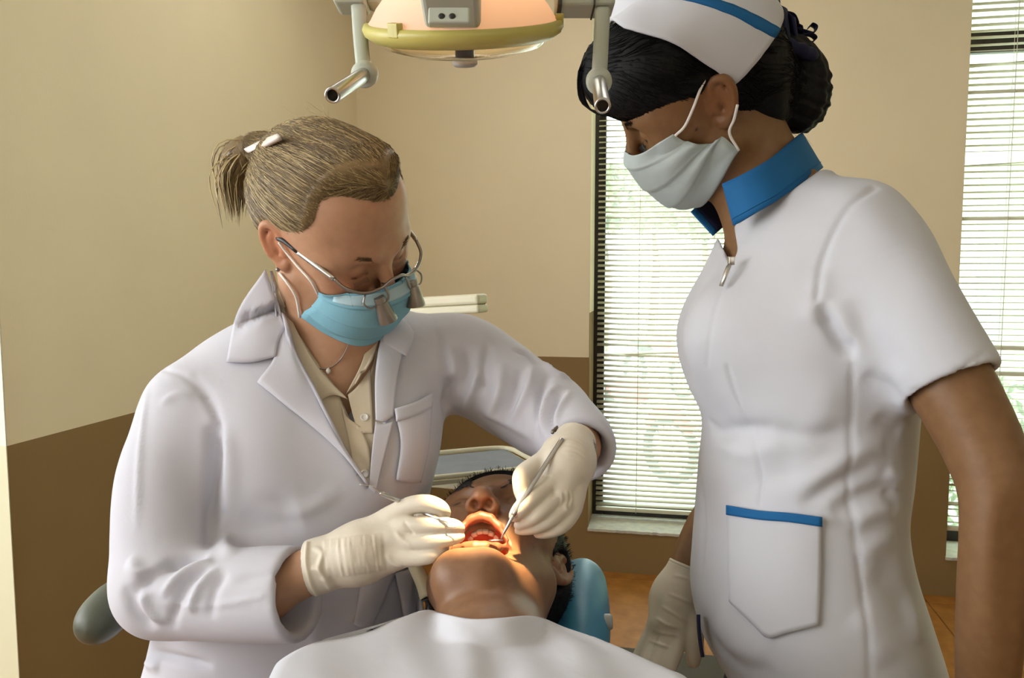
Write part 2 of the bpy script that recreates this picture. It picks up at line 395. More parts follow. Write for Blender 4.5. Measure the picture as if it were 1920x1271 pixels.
# side wall with the daylight window that lights the room from the left of the picture
struct('wall_side', join(wbox(sC - 1.8, sC - 1.6, tL + TH, tL - .25, 0, HC), wbox(sC - 1.8, sC - 1.6, tL - 2.3, tF, 0, HC), wbox(sC - 1.8, sC - 1.6, tL - .25, tL - 2.3, 0, .9),
                         wbox(sC - 1.8, sC - 1.6, tL - .25, tL - 2.3, 2.6, HC)), M_WALL)
struct('wall_right', wbox(SR, SR + TH, TH, tF, 0, HC), M_WALL)
struct('wall_front', wbox(sC - 1.8, SR + TH, tF - TH, tF, 0, HC), M_WALL)
struct('ceiling', wbox(sC - 1.9, SR + TH + .1, tF - TH, TH + .5, HC, HC + .15), M_CEIL)
# floor: mortar bed + large orange ceramic tiles laid parallel to the back wall
M_MORTAR = mat('floor_grout', (.32, .2, .12), .9)
M_TILE = mat('orange_floor_tile', (.42, .185, .04), .6, spec=.2, noise=(14, (.32, .13, .028), 8), bump=(40, .12, .002))
fl = struct('floor', wbox(sC - 1.8, SR, tF, TH * .5, -.12, -.004), M_MORTAR)
def tile_mesh(a, b):
    V, F = box((0, 0, -.003), (a / 2, b / 2, .0045), None, .002); me = bpy.data.meshes.new('floor_tile'); me.from_pydata(V.tolist(), [], F); me.materials.append(M_TILE); return me
TS = .92; me1 = tile_mesh(TS - .004, TS - .004); me0 = tile_mesh(TS - .004, .076)
ang = math.atan2(U_[1], U_[0])
def tile(me, s, t):
    o = bpy.data.objects.new('floor_tile', me); COL.objects.link(o); o.parent = fl; o.location = wp(s, t, 0); o.rotation_euler = (0, 0, ang)
s = sC + TS / 2 - .28 - 2 * TS
while s < SR:
    t = -.08 - TS / 2
    if s > sC - .3: tile(me0, s, -.04)
    while t > tF + .9:
        if s > sC - .3 or t < tL: tile(me1, s, t)
        t -= TS
    s += TS
# ------------------------------------------------------------------ windows
M_FRAME = mat('bronze_window_frame', (.045, .038, .035), .45, metal=.3, noise=(20, (.03, .026, .024), 3))
M_GLASS = bpy.data.materials.new('glare_veil_glass'); M_GLASS.use_nodes = True; _t = M_GLASS.node_tree; _t.nodes.remove(_t.nodes['Principled BSDF'])
_a = _t.nodes.new('ShaderNodeBsdfTransparent'); _a.inputs[0].default_value = (.93, 1, .97, 1); _b = _t.nodes.new('ShaderNodeBsdfTranslucent'); _b.inputs[0].default_value = (.9, .95, .9, 1); _m = _t.nodes.new('ShaderNodeMixShader'); _m.inputs[0].default_value = .10  # translucent white share puts veiling glare over the outdoors into the pane
_t.links.new(_a.outputs[0], _m.inputs[1]); _t.links.new(_b.outputs[0], _m.inputs[2]); _t.links.new(_m.outputs[0], _t.nodes['Material Output'].inputs['Surface'])
M_SLAT = mat('cream_blind_slat', (.66, .64, .50), .45, noise=(6, (.60, .58, .45), 3))
M_CORD = mat('blind_cord', (.75, .73, .62), .8, bump=(200, .3, .001))
def window(n, s0, s1, z0, mull):
    w = thing('window_%d' % n, None, None, wp(s0, .2, z0)); w['kind'] = 'structure'
    f = .052; t0, t1 = .205, .265
    for (a, b, c, d) in ((s0, s0 + f, z0, WT), (s1 - f, s1, z0, WT), (s0 + f, s1 - f, z0, z0 + f), (s0 + f, s1 - f, WT - f, WT)): struct('window_frame', box(wp((a + b) / 2, (t0 + t1) / 2, (c + d) / 2), ((b - a) / 2, (t1 - t0) / 2, (d - c) / 2), RW, .004), M_FRAME, w)
    if mull: struct('window_transom', box(wp((s0 + s1) / 2, .235, mull), ((s1 - s0) / 2 - f, .022, .045), RW, .004), M_FRAME, w)
    struct('window_pane', wbox(s0 + f, s1 - f, .235, .24, z0 + f, WT - f), M_GLASS, w)
    G = np.zeros((5, 60, 3)); r_ = np.random.default_rng(n)
    for i, t in enumerate(np.linspace(.205, -.004, 5)):
        for j, q in enumerate(np.linspace(s0, s1, 60)): G[i, j] = wp(q, t - (i == 4) * r_.uniform(0, .007), z0 - (.0 if i < 4 else .002))
    struct('window_sill', sheet(G, .012, np.broadcast_to(ZUP, G.shape)), M_PLASTER, w)
    for a in (s0, s1): struct('window_reveal', wbox(a - .002, a + .002, 0.001, .205, z0, WT), M_PLASTER if False else M_WALL, w)
window(1, w1l, w1r, sill1, None); window(2, w2l, w2r, sill2, on_plane(1870, 62, Q0 + N_ * .1, N_)[2])
def slat_mesh(L, name='slat', bend=0.0):
    x = np.linspace(-L / 2, L / 2, 3 if not bend else 7); y = np.linspace(-.0125, .0125, 5); G = np.zeros((5, len(x), 3))
    for i, b in enumerate(y):
        for j, a in enumerate(x): G[i, j] = (a, b, .0022 * (1 - (b / .0125) ** 2) - bend * (1 - (abs(a + L / 2) / L)) ** 2)
    V, F = sheet(G, .0006, np.broadcast_to(ZUP, G.shape)); me = bpy.data.meshes.new(name); me.from_pydata(V.tolist(), [], F); me.polygons.foreach_set('use_smooth', [True] * len(F)); me.materials.append(M_SLAT); return me
def blind(label, s0, s1, z0, pitch, t, cords, odd, tilt):
    b = thing('venetian_blind', label, 'blind', wp(s0, t, z0), 'venetian blinds')
    L = s1 - s0; me = slat_mesh(L); mb = slat_mesh(L, bend=.03); base = np.array(b.location)
    obj('head_rail', box(wp((s0 + s1) / 2, t, WT - .02), (L / 2, .02, .018), RW, .003), M_SLAT, b, False)
    obj('bottom_rail', box(wp((s0 + s1) / 2, t, z0 + .012), (L / 2, .012, .009), RW, .004), M_SLAT, b, False)
    z = z0 + .012 + pitch; k = 0
    while z < WT - .05:
        o = bpy.data.objects.new('slat', mb if k in odd and odd[k] == 'b' else me); COL.objects.link(o); o.parent = b; o.location = wp((s0 + s1) / 2, t, z) - base
        extra = odd.get(k, 0); extra = 0 if extra == 'b' else extra
        o.rotation_euler = (math.radians(tilt + random.uniform(-3, 3)) + extra, random.uniform(-.004, .004), ang)
        z += pitch; k += 1
    for c in cords:
        for dt in (-.013, .013): obj('ladder_cord', tube([wp(c, t + dt, z0 + .01), wp(c, t + dt, WT - .03)], .0009, 5), M_CORD, b)
        obj('lift_cord', tube([wp(c, t - .015, z0), wp(c, t - .015, WT - .03)], .0012, 5), M_CORD, b)
blind('cream venetian blind nearly full of even slats in the window between the two women', w1l + .022, w1r - .02, sill1 + .028, .0243, .175, [st_of(on_plane(1196, 700, Q0 + N_ * .17, N_))[0], w1r - .16], {30: 'b'}, 24)
c2 = st_of(on_plane(1893, 300, Q0 + N_ * .03, N_))[0]
blind('cream venetian blind with bent and twisted slats in the window at the right edge', w2l + .004, w2r - .02, sill2 + .10, .0262, .03, [c2, w2r - .2],
      {3: .5, 4: 'b', 6: -.5, 24: .9, 28: .9, 48: .8, 57: 'b', 58: .3, 67: .9, 72: 'b', 73: .5}, -8)
# ------------------------------------------------------------------ outside the windows
M_PAVE = mat('sunlit_paving', (.62, .61, .56), .9, noise=(3, (.5, .5, .46), 5)); M_LEAF = mat('green_leaves', (.11, .2, .05), .5, noise=(40, (.22, .32, .08), 4)); M_BARK = mat('tree_bark', (.16, .11, .07), .9, noise=(30, (.09, .06, .04), 4))
M_STUCCO = mat('grey_stucco', (.42, .43, .40), .95, noise=(60, (.24, .26, .25), 8)); M_GREENW = mat('pale_green_wall', (.42, .5, .25), .8, noise=(5, (.38, .46, .22), 3)); M_WHITEW = mat('white_render', (.75, .8, .78), .8)
GZ = -.55
struct('ground_outside', box((3, 22, GZ - .1), (40, 18.2, .1)), M_PAVE)
def leaves(cen, rad, n, size, seed):
    r_ = np.random.default_rng(seed); d = r_.normal(size=(n, 3)); d /= np.linalg.norm(d, axis=1)[:, None]; c = np.asarray(cen) + d * np.asarray(rad) * (r_.uniform(.5, 1.05, (n, 1)))
    a = r_.normal(size=(n, 3)); a /= np.linalg.norm(a, axis=1)[:, None]; b = np.cross(a, r_.normal(size=(n, 3))); b /= np.linalg.norm(b, axis=1)[:, None]; nn = np.cross(a, b) * size * .15
    V = np.stack([c - a * size, c + b * size * .4 + nn, c + a * size, c - b * size * .4 + nn], 1).reshape(-1, 3); F = (np.arange(n)[:, None] * 4 + np.arange(4)[None]).tolist(); return V, F
def tree(x, y, h, r, seed, label):
    t = thing('tree', label, 'tree', (x, y, GZ), 'trees outside')
    obj('trunk', tube([(x, y, GZ), (x + .1, y, GZ + h * .5), (x, y + .1, GZ + h * .8)], [.16, .12, .05], 8), M_BARK, t)
    f = obj('foliage', leaves((x, y, GZ + h), (r, r, r * .8), 1800, .16, seed), M_LEAF, t, False); f['kind'] = 'stuff'
for i, (px, d, h, r) in enumerate([(1130, 17, 3.5, .95), (1225, 25, 4.2, 1.3), (1320, 17, 3.4, .95), (1410, 25, 3.9, 1.2)]):
    p = at(px, 500, d); tree(p[0], p[1], h, r, i, ['leafy tree outside at the left side of the middle window', 'tall leafy tree outside, seen at the centre of the middle window', 'leafy tree outside, just in front of the nurse tunic', 'leafy tree outside hidden mostly behind the nurse'][i])
M_RED = mat('red_motorbike_paint', (.5, .04, .05), .3, coat=.5); M_RUB = mat('black_rubber', (.02, .02, .02), .8); M_CHR = mat('chrome', (.75, .75, .74), .15, metal=1)
def bike(px, py, d, a, label):
    b0 = on_z(px, py, GZ); d = b0
    t = thing('motorbike', label, 'motorbike', d, 'motorbikes parked outside'); R = np.array([[math.cos(a), -math.sin(a), 0], [math.sin(a), math.cos(a), 0], [0, 0, 1]])
    w = lambda v: np.asarray(v) @ R.T + d
    for x in (-.6, .6):
        c = np.array([[x + .27 * math.cos(q), 0, .3 + .27 * math.sin(q)] for q in np.linspace(0, 2 * np.pi, 25)]); obj('wheel', tube(w(c), .045, 8, False), M_RUB, t)
        obj('spokes', join(*[tube(w([[x, 0, .3], [x + .25 * math.cos(q), 0, .3 + .25 * math.sin(q)]]), .008, 4) for q in np.linspace(0, 2 * np.pi, 9)[:-1]]), M_CHR, t)
    obj('frame', tube(w([[-.6, 0, .3], [-.2, 0, .45], [.1, 0, .42], [.35, 0, .8], [.6, 0, .3]]), .04, 8), M_CHR, t)
    obj('fuel_tank', lathe([(0, -.28), (.08, -.24), (.14, -.05), (.13, .1), (.05, .26), (0, .28)], w([.1, 0, .78]), R @ np.array([1, 0, 0]), 14), M_RED, t)
    obj('seat', tube(w([[-.7, 0, .78], [-.4, 0, .72], [-.1, 0, .74]]), [.06, .12, .08], 10), M_RUB, t)
    obj('fender', tube(w([[.35, 0, .5], [.45, 0, .62], [.65, 0, .64], [.85, 0, .5]]), .06, 8), M_RED, t)
    obj('handlebar', tube(w([[.2, -.35, 1.05], [.33, -.1, 1.0], [.33, .1, 1.0], [.2, .35, 1.05]]), .018, 8), M_CHR, t)
    obj('headlamp', lathe([(0, .1), (.08, .08), (.1, 0), (.05, -.1), (0, -.1)], w([.45, 0, .92]), R @ np.array([1, 0, 0]), 12), M_CHR, t)
bike(1232, 735, 12, -1.1, 'red motorbike parked outside at the centre of the middle window'); bike(1165, 880, 8, -.9, 'red motorbike parked outside low at the left of the middle window')
p = on_z(1880, 640, GZ)
M_POST = mat('fence_metal', (.3, .31, .3), .5)
fn_ = thing('railing', 'grey metal railing across the yard beyond the parked motorbikes', 'railing', (3, 16, GZ))
for z in (.25, .95): obj('rail', box((3.2, 16, GZ + z), (3.2, .02, .02)), M_POST, fn_, False)
for i in range(33): obj('rail_post', box((.1 + i * .19, 16, GZ + .55), (.012, .012, .55)), M_POST, fn_, False)
bl = thing('building', 'grey stucco building with a pale green wall seen through the right window', 'building', wp(w2l + .5, 3, GZ))
def outbox(x0, x1, t0, t1, z0, z1): return wbox(x0, x1, t0, t1, z0, z1)
def s_at(px, t): return st_of(on_plane(px, 300, Q0 + N_ * t, N_))[0]
obj('stucco_pillar', outbox(s_at(1841, 2.2), s_at(1897, 2.2), 2.2, 2.6, GZ, 4.2), M_STUCCO, bl, False)
obj('green_wall', outbox(s_at(1860, 3), s_at(1860, 3) + 3, 3.0, 3.2, GZ, 4.2), M_GREENW, bl, False)
obj('white_wall', outbox(s_at(1700, 3.4), s_at(1860, 3.4), 3.4, 3.6, GZ, 4.2), M_WHITEW, bl, False)
obj('added_sun_screen', outbox(s_at(1700, 2), s_at(1860, 2) + 3, .6, 3.6, 3.3, 3.5), M_WHITEW, bl, False)  # slab added out of view to keep the sun off these walls
h = thing('shrub', 'low green hedge plant outside the bottom of the right window', 'shrub', wp(w2l + .2, .8, GZ)); obj('stem', tube([wp(w2l + .2, .8, GZ), wp(w2l + .2, .8, GZ + .6)], .03, 6), M_BARK, h)
f = obj('foliage', leaves(wp(w2l + .3, .85, GZ + .75), (.9, .42, .62), 2600, .035, 11), M_LEAF, h, False); f['kind'] = 'stuff'
# ================================================================== people: shared anatomy
M_SKIN_FAIR = mat('fair_skin', (.44, .245, .145), .5, spec=.35, noise=(90, (.405, .22, .13), 5), sss=.12, tint=True, bump=(700, .12, .0006))
M_SKIN_BROWN = mat('brown_skin', (.21, .105, .043), .48, spec=.4, noise=(80, (.185, .09, .036), 5), sss=.08, tint=True, bump=(600, .12, .0006))
M_SKIN_TAN = mat('tan_skin', (.23, .115, .058), .45, spec=.4, noise=(80, (.20, .098, .048), 5), sss=.08, tint=True, bump=(600, .15, .0006))
def head_prims(F, R, T, sc=1., mouth=0.0, lids='down', skin_only=False, nose=1.0, cheek=1.0, jaw=1.0):
    """adds a head to field F. local axes: x = the person's right, y = out of the face, z = crown"""
    P = lambda x, y, z: R @ (np.array([x, y, z]) * sc) + T
    E = lambda c, r, k=.015, Rl=None: F.add(ell(P(*c), np.array(r) * sc, R if Rl is None else R @ Rl), k * sc)
    C = lambda a, b, ra, rb, k=.012: F.add(rcone(P(*a), P(*b), ra * sc, rb * sc), k * sc)
    E((0, -.018, .036), (.073, .094, .082)); E((0, .03, .045), (.064, .055, .058), .03)
    E((0, .032, -.03), (.058, .052, .075), .03)
    jz = -mouth
    for sgn in (1, -1):
        C((sgn * .052, .0, -.055), (sgn * .022, .066, -.097 + jz), .024 * jaw, .017, .03)
        E((sgn * .041, .062, -.022), (.022 * cheek, .02, .022), .03)
        C((sgn * .018, .084, .021), (sgn * .045, .070, .022), .010, .010, .022)
        E((sgn * .058, .03, .01), (.014, .03, .03), .03)
    if mouth: C((-.014, .071, -.108 + jz * .8), (.014, .071, -.108 + jz * .8), .0165, .0165, .03)
    C((-.012, .078, -.104 + jz), (.012, .078, -.104 + jz), .016, .016, .03)
    for sgn in (1, -1): F.cut(ell(P(sgn * .032, .092, .001), np.array((.017, .013, .0125)) * sc, R), .012 * sc)
    for sgn in (1, -1):   # closed or lowered lids round over the eye balls
        E((sgn * .032, .0715, .0), (.0145, .0135, .0125), .004)
    # nose
    C((0, .087, .012), (0, .108 * (.98 + .02 * nose), -.032), .0075, .0095, .014)
    E((0, .107, -.036), (.0105 * nose, .010, .009), .01)
    for sgn in (1, -1): E((sgn * .0125 * nose, .096, -.039), (.0085 * nose, .011, .008), .008)
    for sgn in (1, -1): F.cut(ell(P(sgn * .0082 * nose, .1015, -.0475), np.array((.0056, .0068, .0115)) * sc, R), .003 * sc)
    # mouth
    uz, lz = (-.056, -.080 - mouth * .62) if mouth else (-.062, -.078)
    if mouth > 0:
        F.cut(ell(P(0, .070, (uz + lz) / 2), np.array((.032, .055, (uz - lz) / 2)) * sc, R), .006 * sc)
    n = 7
    for (z0, r0, sg, y0) in ((uz, .0052 if mouth else .0062, 1, .0925), (lz, .0058 if mouth else .0072, -1, .0885 - mouth * .12)):
        pts = []
        for i in range(n):
            q = (i / (n - 1) - .5) * 2; pts.append((q * (.032 if mouth else .025), y0 - .017 * q * q, z0 + (-(uz - lz) * .5 * sg * abs(q) ** 2.2 if mouth else -.0) - .0, r0 * (1 - .55 * abs(q) ** 2)))
        for a, b in zip(pts[:-1], pts[1:]): C(a[:3], b[:3], a[3], b[3], .006)
    if mouth == 0: pass
def ear_prims(F, R, T, sc, side, tilt=0.25, out=.35):
    """side +1 right, -1 left"""
    P = lambda x, y, z: R @ (np.array([side * x, y, z]) * sc) + T
    c = np.array([.0735, -.012, -.004])
    def L(u, v, w):   # u backwards-outwards in the ear plane, v up, w out of the plane
        cu, su = math.cos(tilt), math.sin(tilt); a = -(u * cu + v * su); b = v * cu - u * su
        y = a * math.cos(out) ; x = -a * math.sin(out) + w * math.cos(out)
        return P(c[0] + x, c[1] + y, c[2] + b)
    rim = [(-.006, .012), (-.003, .025), (.008, .0315), (.018, .027), (.0215, .014), (.019, .0), (.014, -.012), (.006, -.021), (-.001, -.026), (-.006, -.02)]
    rr = [.0035, .0038, .004, .0042, .004, .0038, .004, .0055, .0062, .0045]
    pts = catmull(np.array([(*p, r) for p, r in zip(rim, rr)]), 28)
    plate = [ell(L(.006, .008, -.002), np.array((.006, .017, .024)) * sc, R @ np.array([[1, 0, 0], [0, 1, 0], [0, 0, 1.]])), ]
    for a, b in zip(pts[:-1], pts[1:]): F.add(rcone(L(a[0], a[1], .004 if a[1] > -.015 else .001), L(b[0], b[1], .004 if b[1] > -.015 else .001), a[2] * sc, b[2] * sc), .004 * sc)
    inner = catmull(np.array([(.008, .02), (.0125, .01), (.010, -.003), (.003, -.012)], float), 10)
    for a in np.linspace(0, 1, 7):   # the thin bowl between the rims
        q0 = catmull(np.array(rim, float), 28)[int(2 + a * 20)]; m_ = np.array([.004, .002])
        F.add(rcone(L(*q0, -.0005), L(*m_, -.005), .0028 * sc, .005 * sc), .004 * sc)
    for a, b in zip(inner[:-1], inner[1:]): F.add(rcone(L(*a, .002), L(*b, .002), .0028 * sc, .0028 * sc), .004 * sc)
    F.add(rcone(L(-.006, -.002, .0025), L(-.005, -.009, .002), .0042 * sc, .0036 * sc), .004 * sc)
    F.cut(ell(L(.001, -.003, .004), np.array((.006, .0055, .008)) * sc, R), .003 * sc)
    F.add(rcone(L(-.002, .0, -.008), L(-.002, .01, -.008), .012 * sc, .012 * sc), .008 * sc)
def loc2w(R, T, sc): return lambda x, y, z: R @ (np.array([x, y, z]) * sc) + T
def paint(V, T_, rows):
    """colour that belongs to the skin itself: (centre, radius, rgb multiplier)"""
    for c, r, col in rows:
        if np.ndim(c) == 1: d = np.linalg.norm(V - np.asarray(c), axis=1)
        else: d, _ = polydist(V, np.asarray(c))
        w = np.clip(1.35 - d / r, 0, 1)[:, None]; w = w * w * (3 - 2 * w); T_[:] = T_ * (1 - w) + T_ * np.asarray(col) * w
def hair_tubes(paths, r0, n=3):
    """paths (k,m,3): many fine strands as one mesh"""
    P = np.asarray(paths, float); k, m = P.shape[:2]; T = np.gradient(P, axis=1); T /= np.linalg.norm(T, axis=2)[..., None] + 1e-12
    u = np.cross(T, np.array([.31, .17, .93])); u /= np.linalg.norm(u, axis=2)[..., None] + 1e-9; w = np.cross(T, u)
    prof = np.clip(np.minimum(np.linspace(.4, 4, m), np.linspace(5, .15, m)), 0, 1)
    r = (np.broadcast_to(np.asarray(r0), (k,))[:, None] * prof[None])[..., None]
    V = np.stack([P + r * (math.cos(a) * u + math.sin(a) * w) for a in np.linspace(0, 2 * np.pi, n, endpoint=False)], 2).reshape(-1, 3)
    i, j, q = np.meshgrid(np.arange(k), np.arange(m - 1), np.arange(n), indexing='ij'); b = (i * m + j) * n
    F = np.stack([b + q, b + (q + 1) % n, b + n + (q + 1) % n, b + n + q], -1).reshape(-1, 4); return V, F
def strand_field(tree, starts, end, steps, lift, wob, r_, sag=None):
    """comb each strand over the scalp surface from its root towards a gathering point"""
    out = []
    for s in starts:
        e = np.asarray(end) + r_.normal(size=3) * .006; pts = []; ph = r_.uniform(0, 6.28, 3); am = r_.uniform(.2, 1) * wob; lf = r_.uniform(.3, 1.0) * lift
        for i in range(steps):
            t = i / (steps - 1); p = s * (1 - t) + e * t
            q, n, _, _ = tree.find_nearest(Vector(p)); n = np.array(n); q = np.array(q)
            if (p - q) @ n > 0: q = q * .75 + p * .25 if i > steps * .8 else q
            pts.append(q + n * lf * min(1, (sag or .15) + 3 * t) + am * np.sin(ph + t * 7) * min(1, 3 * t))
        out.append(catmull(np.array(pts), steps))
    return np.array(out)
# ================================================================== materials for clothes
M_COAT = mat('white_coat_cotton', (.56, .555, .62), .85, spec=.2, noise=(9, (.54, .535, .60), 3), bump=(900, .12, .0006), sheen=.1, bump2=(13, .22, .005))
M_TUNIC = mat('white_uniform_cotton', (.565, .57, .625), .85, spec=.2, noise=(9, (.545, .55, .605), 3), bump=(900, .12, .0006), sheen=.1, bump2=(13, .22, .005))
M_SHIRT = mat('beige_shirt_cotton', (.62, .53, .40), .85, spec=.2, noise=(12, (.58, .49, .37), 3), bump=(900, .1, .0006))
M_GLOVE = mat('latex_glove', (.66, .59, .49), .5, spec=.4, noise=(25, (.61, .545, .45), 4), bump=(260, .15, .0008), sss=.05)
M_MASKB = mat('blue_surgical_mask', (.20, .40, .49), .9, spec=.15, noise=(20, (.175, .365, .455), 4), bump=(700, .3, .0005))
M_MASKP = mat('pale_surgical_mask', (.47, .54, .55), .9, spec=.15, noise=(25, (.43, .50, .51), 4), bump=(700, .35, .0006))
M_MASKW = mat('white_mask_band', (.36, .50, .56), .9, spec=.15, bump=(380, .6, .0008, (1, 1, 1)))
M_ELASTIC = mat('white_elastic', (.8, .77, .72), .8)
M_BLONDE = mat('blonde_hair', (.20, .13, .052), .45, spec=.5, noise=(40, (.155, .098, .038), 4), bump=(160, .5, .002))
M_BLONDE2 = mat('light_blonde_hair', (.42, .31, .14), .4, spec=.5); M_BLONDE3 = mat('dark_blonde_hair', (.11, .068, .027), .4, spec=.5)
M_BLACKHAIR = mat('black_hair', (.006, .0055, .006), .6, spec=.15, noise=(70, (.004, .004, .005), 5), bump=(140, .5, .002))
M_STEEL = mat('steel', (.55, .54, .52), .28, metal=1); M_GUNM = mat('gunmetal', (.30, .27, .25), .35, metal=1); M_PEWTER = mat('pewter_barrel', (.26, .23, .20), .38, metal=.9)
M_BLACK = mat('black_plastic', (.015, .015, .016), .4); M_PEARL = mat('pearl_button', (.7, .66, .6), .25, coat=.5); M_EYE = mat('eye_white', (.75, .7, .66), .2, coat=.6); M_IRIS = mat('dark_iris', (.03, .018, .012), .1, coat=1)
M_LENS = mat('spectacle_lens', (1, 1, 1), .02, trans=1, ior=1.03)
def mask_grid(R, T, sc, ctr, side, nu=41, nv=33, pleat=.0016, gather=0.0, npl=3):
    c = catmull(np.array(ctr, float), nv); s = catmull(np.array(side, float), nv); G = np.zeros((nv, nu, 3))
    for i in range(nv):
        for j in range(nu):
            u = (j / (nu - 1) - .5) * 2; a = abs(u) * math.pi / 2; k = math.cos(a); sg = -1 if u > 0 else 1
            G[i, j] = (sg * s[i, 0] * math.sin(a), s[i, 1] + (c[i, 0] - s[i, 1]) * k ** .8, c[i, 1] + (s[i, 2] - c[i, 1]) * (1 - k) ** 1.1)
    du = np.gradient(G, axis=1); dv = np.gradient(G, axis=0); N = np.cross(du, dv); N /= np.linalg.norm(N, axis=2)[..., None] + 1e-9
    if N[nv // 2, nu // 2, 1] < 0: N = -N
    v = np.linspace(0, 1, nv)[:, None]; uu = np.linspace(-1, 1, nu)[None]
    saw = ((v * (npl + 1)) % 1.0); amp = pleat * (saw ** 2) * np.clip(np.minimum(v, 1 - v) * 8, 0, 1) * np.ones_like(uu)
    if gather: amp = amp + gather * np.abs(uu) ** 2.5 * np.sin(v * 19 + 2 * uu) + gather * .6 * np.abs(uu) * np.sin(v * 9 + 5 * uu)
    G = G + N * amp[..., None]
    return (G.reshape(-1, 3) * sc @ R.T + T).reshape(G.shape), (N.reshape(-1, 3) @ R.T).reshape(N.shape)
def wedge(fld, poly, front=None, floor=None):
    """sight-line wedge through a convex pixel polygon, only as deep as floor below the present surface"""
    X = fld.ax[0][:, None, None] - EYE[0]; Y = fld.ax[1][None, :, None] - EYE[1]; Z = fld.ax[2][None, None, :] - EYE[2]
    c = ray(*np.mean(poly, 0)); d = None
    for a, b in zip(poly, poly[1:] + poly[:1]):
        n = nrm(np.cross(ray(*a), ray(*b)));
        if n @ c > 0: n = -n
        q = X * n[0] + Y * n[1] + Z * n[2]; d = q if d is None else np.maximum(d, q)
    if front is not None: d = np.maximum(d, Y * FWD[1] + Z * FWD[2] - front)
    if floor is not None: d = np.maximum(d, -(fld.F + floor))
    return d.astype(np.float32)
def rows_loft(rows, g, n=2.2, grow=0.0):
    st = []
    for py, l, r, d, hd in rows:
        c = at((l + r) / 2, py, d); a = (r - l) / 2 * d / FPX * .985; st.append((c[2], c[0], c[1], a + grow, hd + grow, g))
    return zloft(st, n)
def plane_cut(fld, p, n, k=.004, rad=.2):
    n = nrm(n); u = np.cross(n, (0, 0, 1)); u = nrm(u if np.linalg.norm(u) > .1 else np.cross(n, (1, 0, 0))); R = np.stack([u, np.cross(n, u), n], 1)
    fld.cut(rbox(np.asarray(p) + n * rad, (rad, rad, rad), .001, R), k)
# ================================================================== the dentist
RD = frame((.757, -.417, -.503), (.211, -.572, .793)); TD = np.array([-.219, .972, 1.401]); SD = .96
DL = loc2w(RD, TD, SD)
dent = thing('person', 'seated blonde dentist in a white coat, blue mask and magnifying glasses', 'person', (*at(560, 1100, 1.06)[:2], .0))
D_ROWS = [(575, 520, 700, 1.06, .055), (610, 440, 790, 1.06, .075), (660, 370, 835, 1.07, .098), (730, 335, 845, 1.07, .115), (800, 330, 832, 1.06, .125), (900, 330, 812, 1.05, .125), (1000, 325, 800, 1.04, .12), (1100, 312, 792, 1.04, .12), (1200, 292, 787, 1.05, .125), (1290, 268, 795, 1.05, .14), (1420, 240, 830, 1.06, .16), (1560, 235, 850, 1.06, .16)]
D_RA = pxs([(352, 772, .99, 76), (315, 890, .95, 86), (305, 1000, .92, 86), (312, 1092, .90, 90)]); D_RF = pxs([(312, 1100, .90, 91), (420, 1113, .875, 82), (500, 1113, .862, 84), (600, 1112, .85, 86)])
D_LA = pxs([(856, 664, 1.11, 68), (905, 698, 1.11, 82), (970, 745, 1.09, 81), (1030, 782, 1.06, 74)]); D_LF = pxs([(1030, 782, 1.06, 74), (1066, 808, 1.01, 67), (1090, 838, .965, 63), (1086, 884, .91, 60)])
def torso_field(h, grow, arms=True, armgrow=0.0):
    f = Field([np.arange(-.66, .24, h), np.arange(.7, 1.36, h), np.arange(.60, 1.40, h)])
    f.add(rows_loft(D_ROWS, .2, 2.2, grow), .03)
    for a, b in (((585, 640, 1.06, 58), (360, 765, .99, 72)), ((700, 625, 1.08, 50), (862, 668, 1.11, 66))):
        (x, y, z, r), (x2, y2, z2, r2) = pxs([a, b]); f.add(rcone((x, y, z), (x2, y2, z2), r + grow, r2 + grow), .05)
    # bust
    for q in ((500, 835, .975, 88), (715, 830, 1.0, 80)):
        x, y, z, r = pxs([q])[0]; f.add(ell((x, y, z), (r + grow, .05 + grow, r * 1.1 + grow)), .07)
    if arms:
        for st, jk in ((D_RA, .035), (D_RF, .02), (D_LA, .04), (D_LF, .02)): chain(f, [(x, y, z, r + armgrow) for x, y, z, r in st], .012, None, jk)
    return f
# --- body: one continuous figure, fine grid around the head
hx = [axis_grid(a, b, .011, c, d, .0024) for a, b, c, d in ((-.64, .24, TD[0] - .125, TD[0] + .125), (.72, 1.36, TD[1] - .14, TD[1] + .15), (.30, 1.56, TD[2] - .16, TD[2] + .14))]
fb = Field(hx); fb.h = .011
fb.add(rows_loft(D_ROWS, .2, 2.2, -.016), .03)
for a, b in (((585, 640, 1.06, 44), (360, 765, .99, 56)), ((690, 625, 1.08, 40), (862, 668, 1.11, 50))):
    (x, y, z, r), (x2, y2, z2, r2) = pxs([a, b]); fb.add(rcone((x, y, z), (x2, y2, z2), r, r2), .04)
for st in (D_RA, D_RF[:3], D_LA, D_LF[:3]): chain(fb, [(x, y, z, r * .62) for x, y, z, r in st], .02)
chain(fb, pxs([(500, 1108, .862, 46), (560, 1080, .86, 41), (620, 1052, .86, 38), (690, 1020, .86, 36)]), .01)
chain(fb, pxs([(1086, 800, .99, 32), (1080, 826, .945, 27), (1070, 852, .92, 26), (1052, 882, .90, 25)]), .01)
for sx in (-1, 1):   # thighs and shins to the stool and floor
    q = at(560 + sx * 90, 1560, 1.06); chain(fb, [(*q, .085), (*(q + np.array([.16 + sx * .05, -.22, -.03])), .07), (*(q + np.array([.18 + sx * .05, -.24, -.30])), .05)], .03)
nb = DL(0, -.028, -.045); c1 = at(618, 665, 1.05)
chain(fb, [(*nb, .054), (*(nb * .45 + c1 * .55), .052), (*c1, .058)], .03)
fb.add(rcone(DL(0, .03, -.07), at(640, 700, 1.02), .03, .03), .04)
